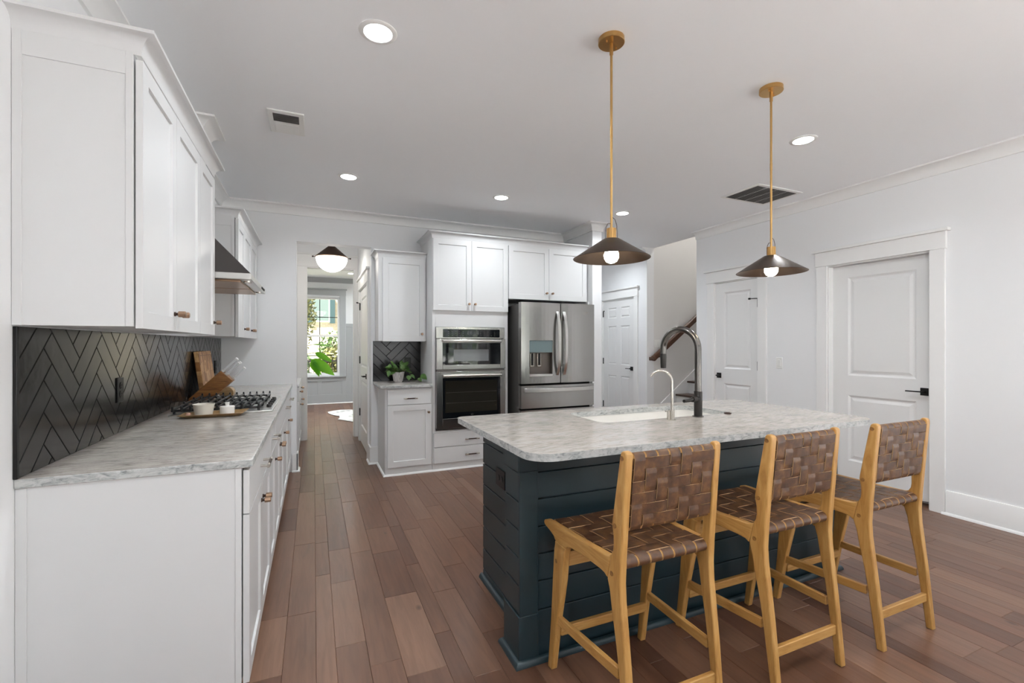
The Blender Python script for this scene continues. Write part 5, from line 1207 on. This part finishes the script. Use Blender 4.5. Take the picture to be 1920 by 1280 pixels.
# ------------------------------------------------------------------ outdoors
struct(MB().box(-30, 30, FYW+0.2, 60, -0.75, -0.45).build('ground', grass, smooth=0)); struct(MB().box(-30, 30, -40, -3.3, -0.75, -0.06).box(-30, -1.05, -3.3, 6.0, -0.75, -0.06).box(4.75, 30, -3.3, 4.2, -0.75, -0.06).build('ground', bounce_ground, smooth=0)).name = 'ground_rear'  # rear and side pieces added as a pale bounce surface
struct(MB().box(-3, 3, FYW+0.2, 13.2, -0.45, -0.02).build('porch_floor', street_m, smooth=0))
struct(MB().box(-8, 8, 15.5, 19.0, -0.45, -0.43).build('street', street_m, smooth=0))
rl = thing('porch_railing', 'black metal porch railing outside the far window', 'railing', (0.0, 13.1, -0.02))
MB().box(-2.9, 0.62, 13.08, 13.12, 0.86, 0.90).box(-2.9, 0.62, 13.08, 13.12, 0.06, 0.09).build('rail', blackm, rl)
MB().box(0.56, 0.62, 13.07, 13.13, -0.02, 1.0).build('post', blackm, rl)
for k in range(30): MB().box(-2.85+k*0.114, -2.834+k*0.114, 13.092, 13.108, 0.09, 0.86).build('baluster', blackm, rl)
hs = thing('house', 'cream brick house with dark shutters across the garden, seen through the far window', 'house', (0, 22.4, -0.45))
MB().box(-9, 9, 22, 27, -0.45, 6.5).build('wall', brickm, hs)
MB().prism([(-9.6, 6.5), (9.6, 6.5), (0, 9.5)], lambda a, b: (a, 21.6, b), lambda a, b: (a, 27.4, b)).build('roof', steel_d, hs)
for wxc in (0.36, -3.2, 4.2):
    w_ = MB().box(wxc-0.42, wxc+0.30, 21.95, 22.0, 2.3, 3.35).build('window', trimp, hs); MB().box(wxc-0.37, wxc+0.25, 21.94, 21.95, 2.36, 3.30).build('pane', winout, w_)
    MB().box(wxc+0.30, wxc+0.52, 21.93, 22.0, 2.25, 3.32).build('shutter', shut, hs); MB().box(wxc-0.64, wxc-0.42, 21.93, 22.0, 2.25, 3.32).build('shutter', shut, hs)
def bush(name, label, cat, c, r, n, m, seed, trunk=0, group=None):
    o = thing(name, label, cat, (c[0], c[1], -0.45), group); q = random.Random(seed); mb = MB()
    for k in range(n):
        dv = Vector((q.gauss(0, 1), q.gauss(0, 1), q.gauss(0, 1))).normalized()*q.uniform(0.55, 1.0); p = Vector(c)+Vector((dv.x*r[0], dv.y*r[1], dv.z*r[2]))
        if p.z < -0.44: continue
        e = Vector((q.uniform(-1, 1), q.uniform(-1, 1), q.uniform(-1, 1))).normalized(); g = e.orthogonal().normalized(); s_ = q.uniform(0.05, 0.10)*(1 if r[0] < 1.6 else 1.5)
        mb.add([p-e*s_, p+g*s_*0.5, p+e*s_, p-g*s_*0.5], [(0, 1, 2, 3)])
    mb.build('foliage', m, o, smooth=0)
    MB().tube([(c[0], c[1], -0.45), (c[0]+0.05, c[1], (c[2]-0.45)/2), (c[0], c[1], c[2])], [0.10 if trunk else 0.05, 0.07 if trunk else 0.04, 0.03], 8).build('trunk', barkm, o)
bush('tree', 'yellow green tree at the left of the far window', 'tree', (-0.62, 16.4, 2.6), (0.72, 0.7, 1.9), 2400, bush1, 1, 1)
bush('bush', 'low green bush in front of the house at right', 'bush', (0.85, 19.5, 1.0), (0.75, 0.6, 0.9), 1100, bush2, 2)
bush('bush', 'yellow green bush behind the porch railing', 'bush', (0.62, 14.8, 0.75), (0.5, 0.5, 0.55), 1100, bush1, 3)
bush('bush', 'green bush at the left beyond the porch railing', 'bush', (-0.55, 14.6, 0.7), (0.5, 0.5, 0.6), 900, bush2, 4)
# garden behind the camera, seen only as reflections
for gx, gy, gz, rr_, lb in ((0.2, -10, 1.6, 2.2, 'garden tree seen only as a dim reflection in the oven glass, left'), (5.4, -9.0, 1.8, 2.3, 'garden tree seen only as a green reflection in the oven glass, right')):
    bush('tree', lb, 'tree', (gx, gy, gz), (rr_*0.8, rr_*0.7, rr_), 900, bush2, int(20+gx), 1)

# light inside the stairwell: unseen globe added to brighten the stair wall
gl_ = thing('flush_mount_lamp', 'unseen round lamp added at the top of the stairwell', 'ceiling lamp', (6.0, 4.95, 5.2))
MB().lathe([(0.14, 5.199), (0.14, 5.17), (0.12, 5.165), (0, 5.16)], (6.0, 4.95, 0), 32).build('diffuser', emis('stair_fill_lamp', (1, 0.98, 0.95), 80.0), gl_)
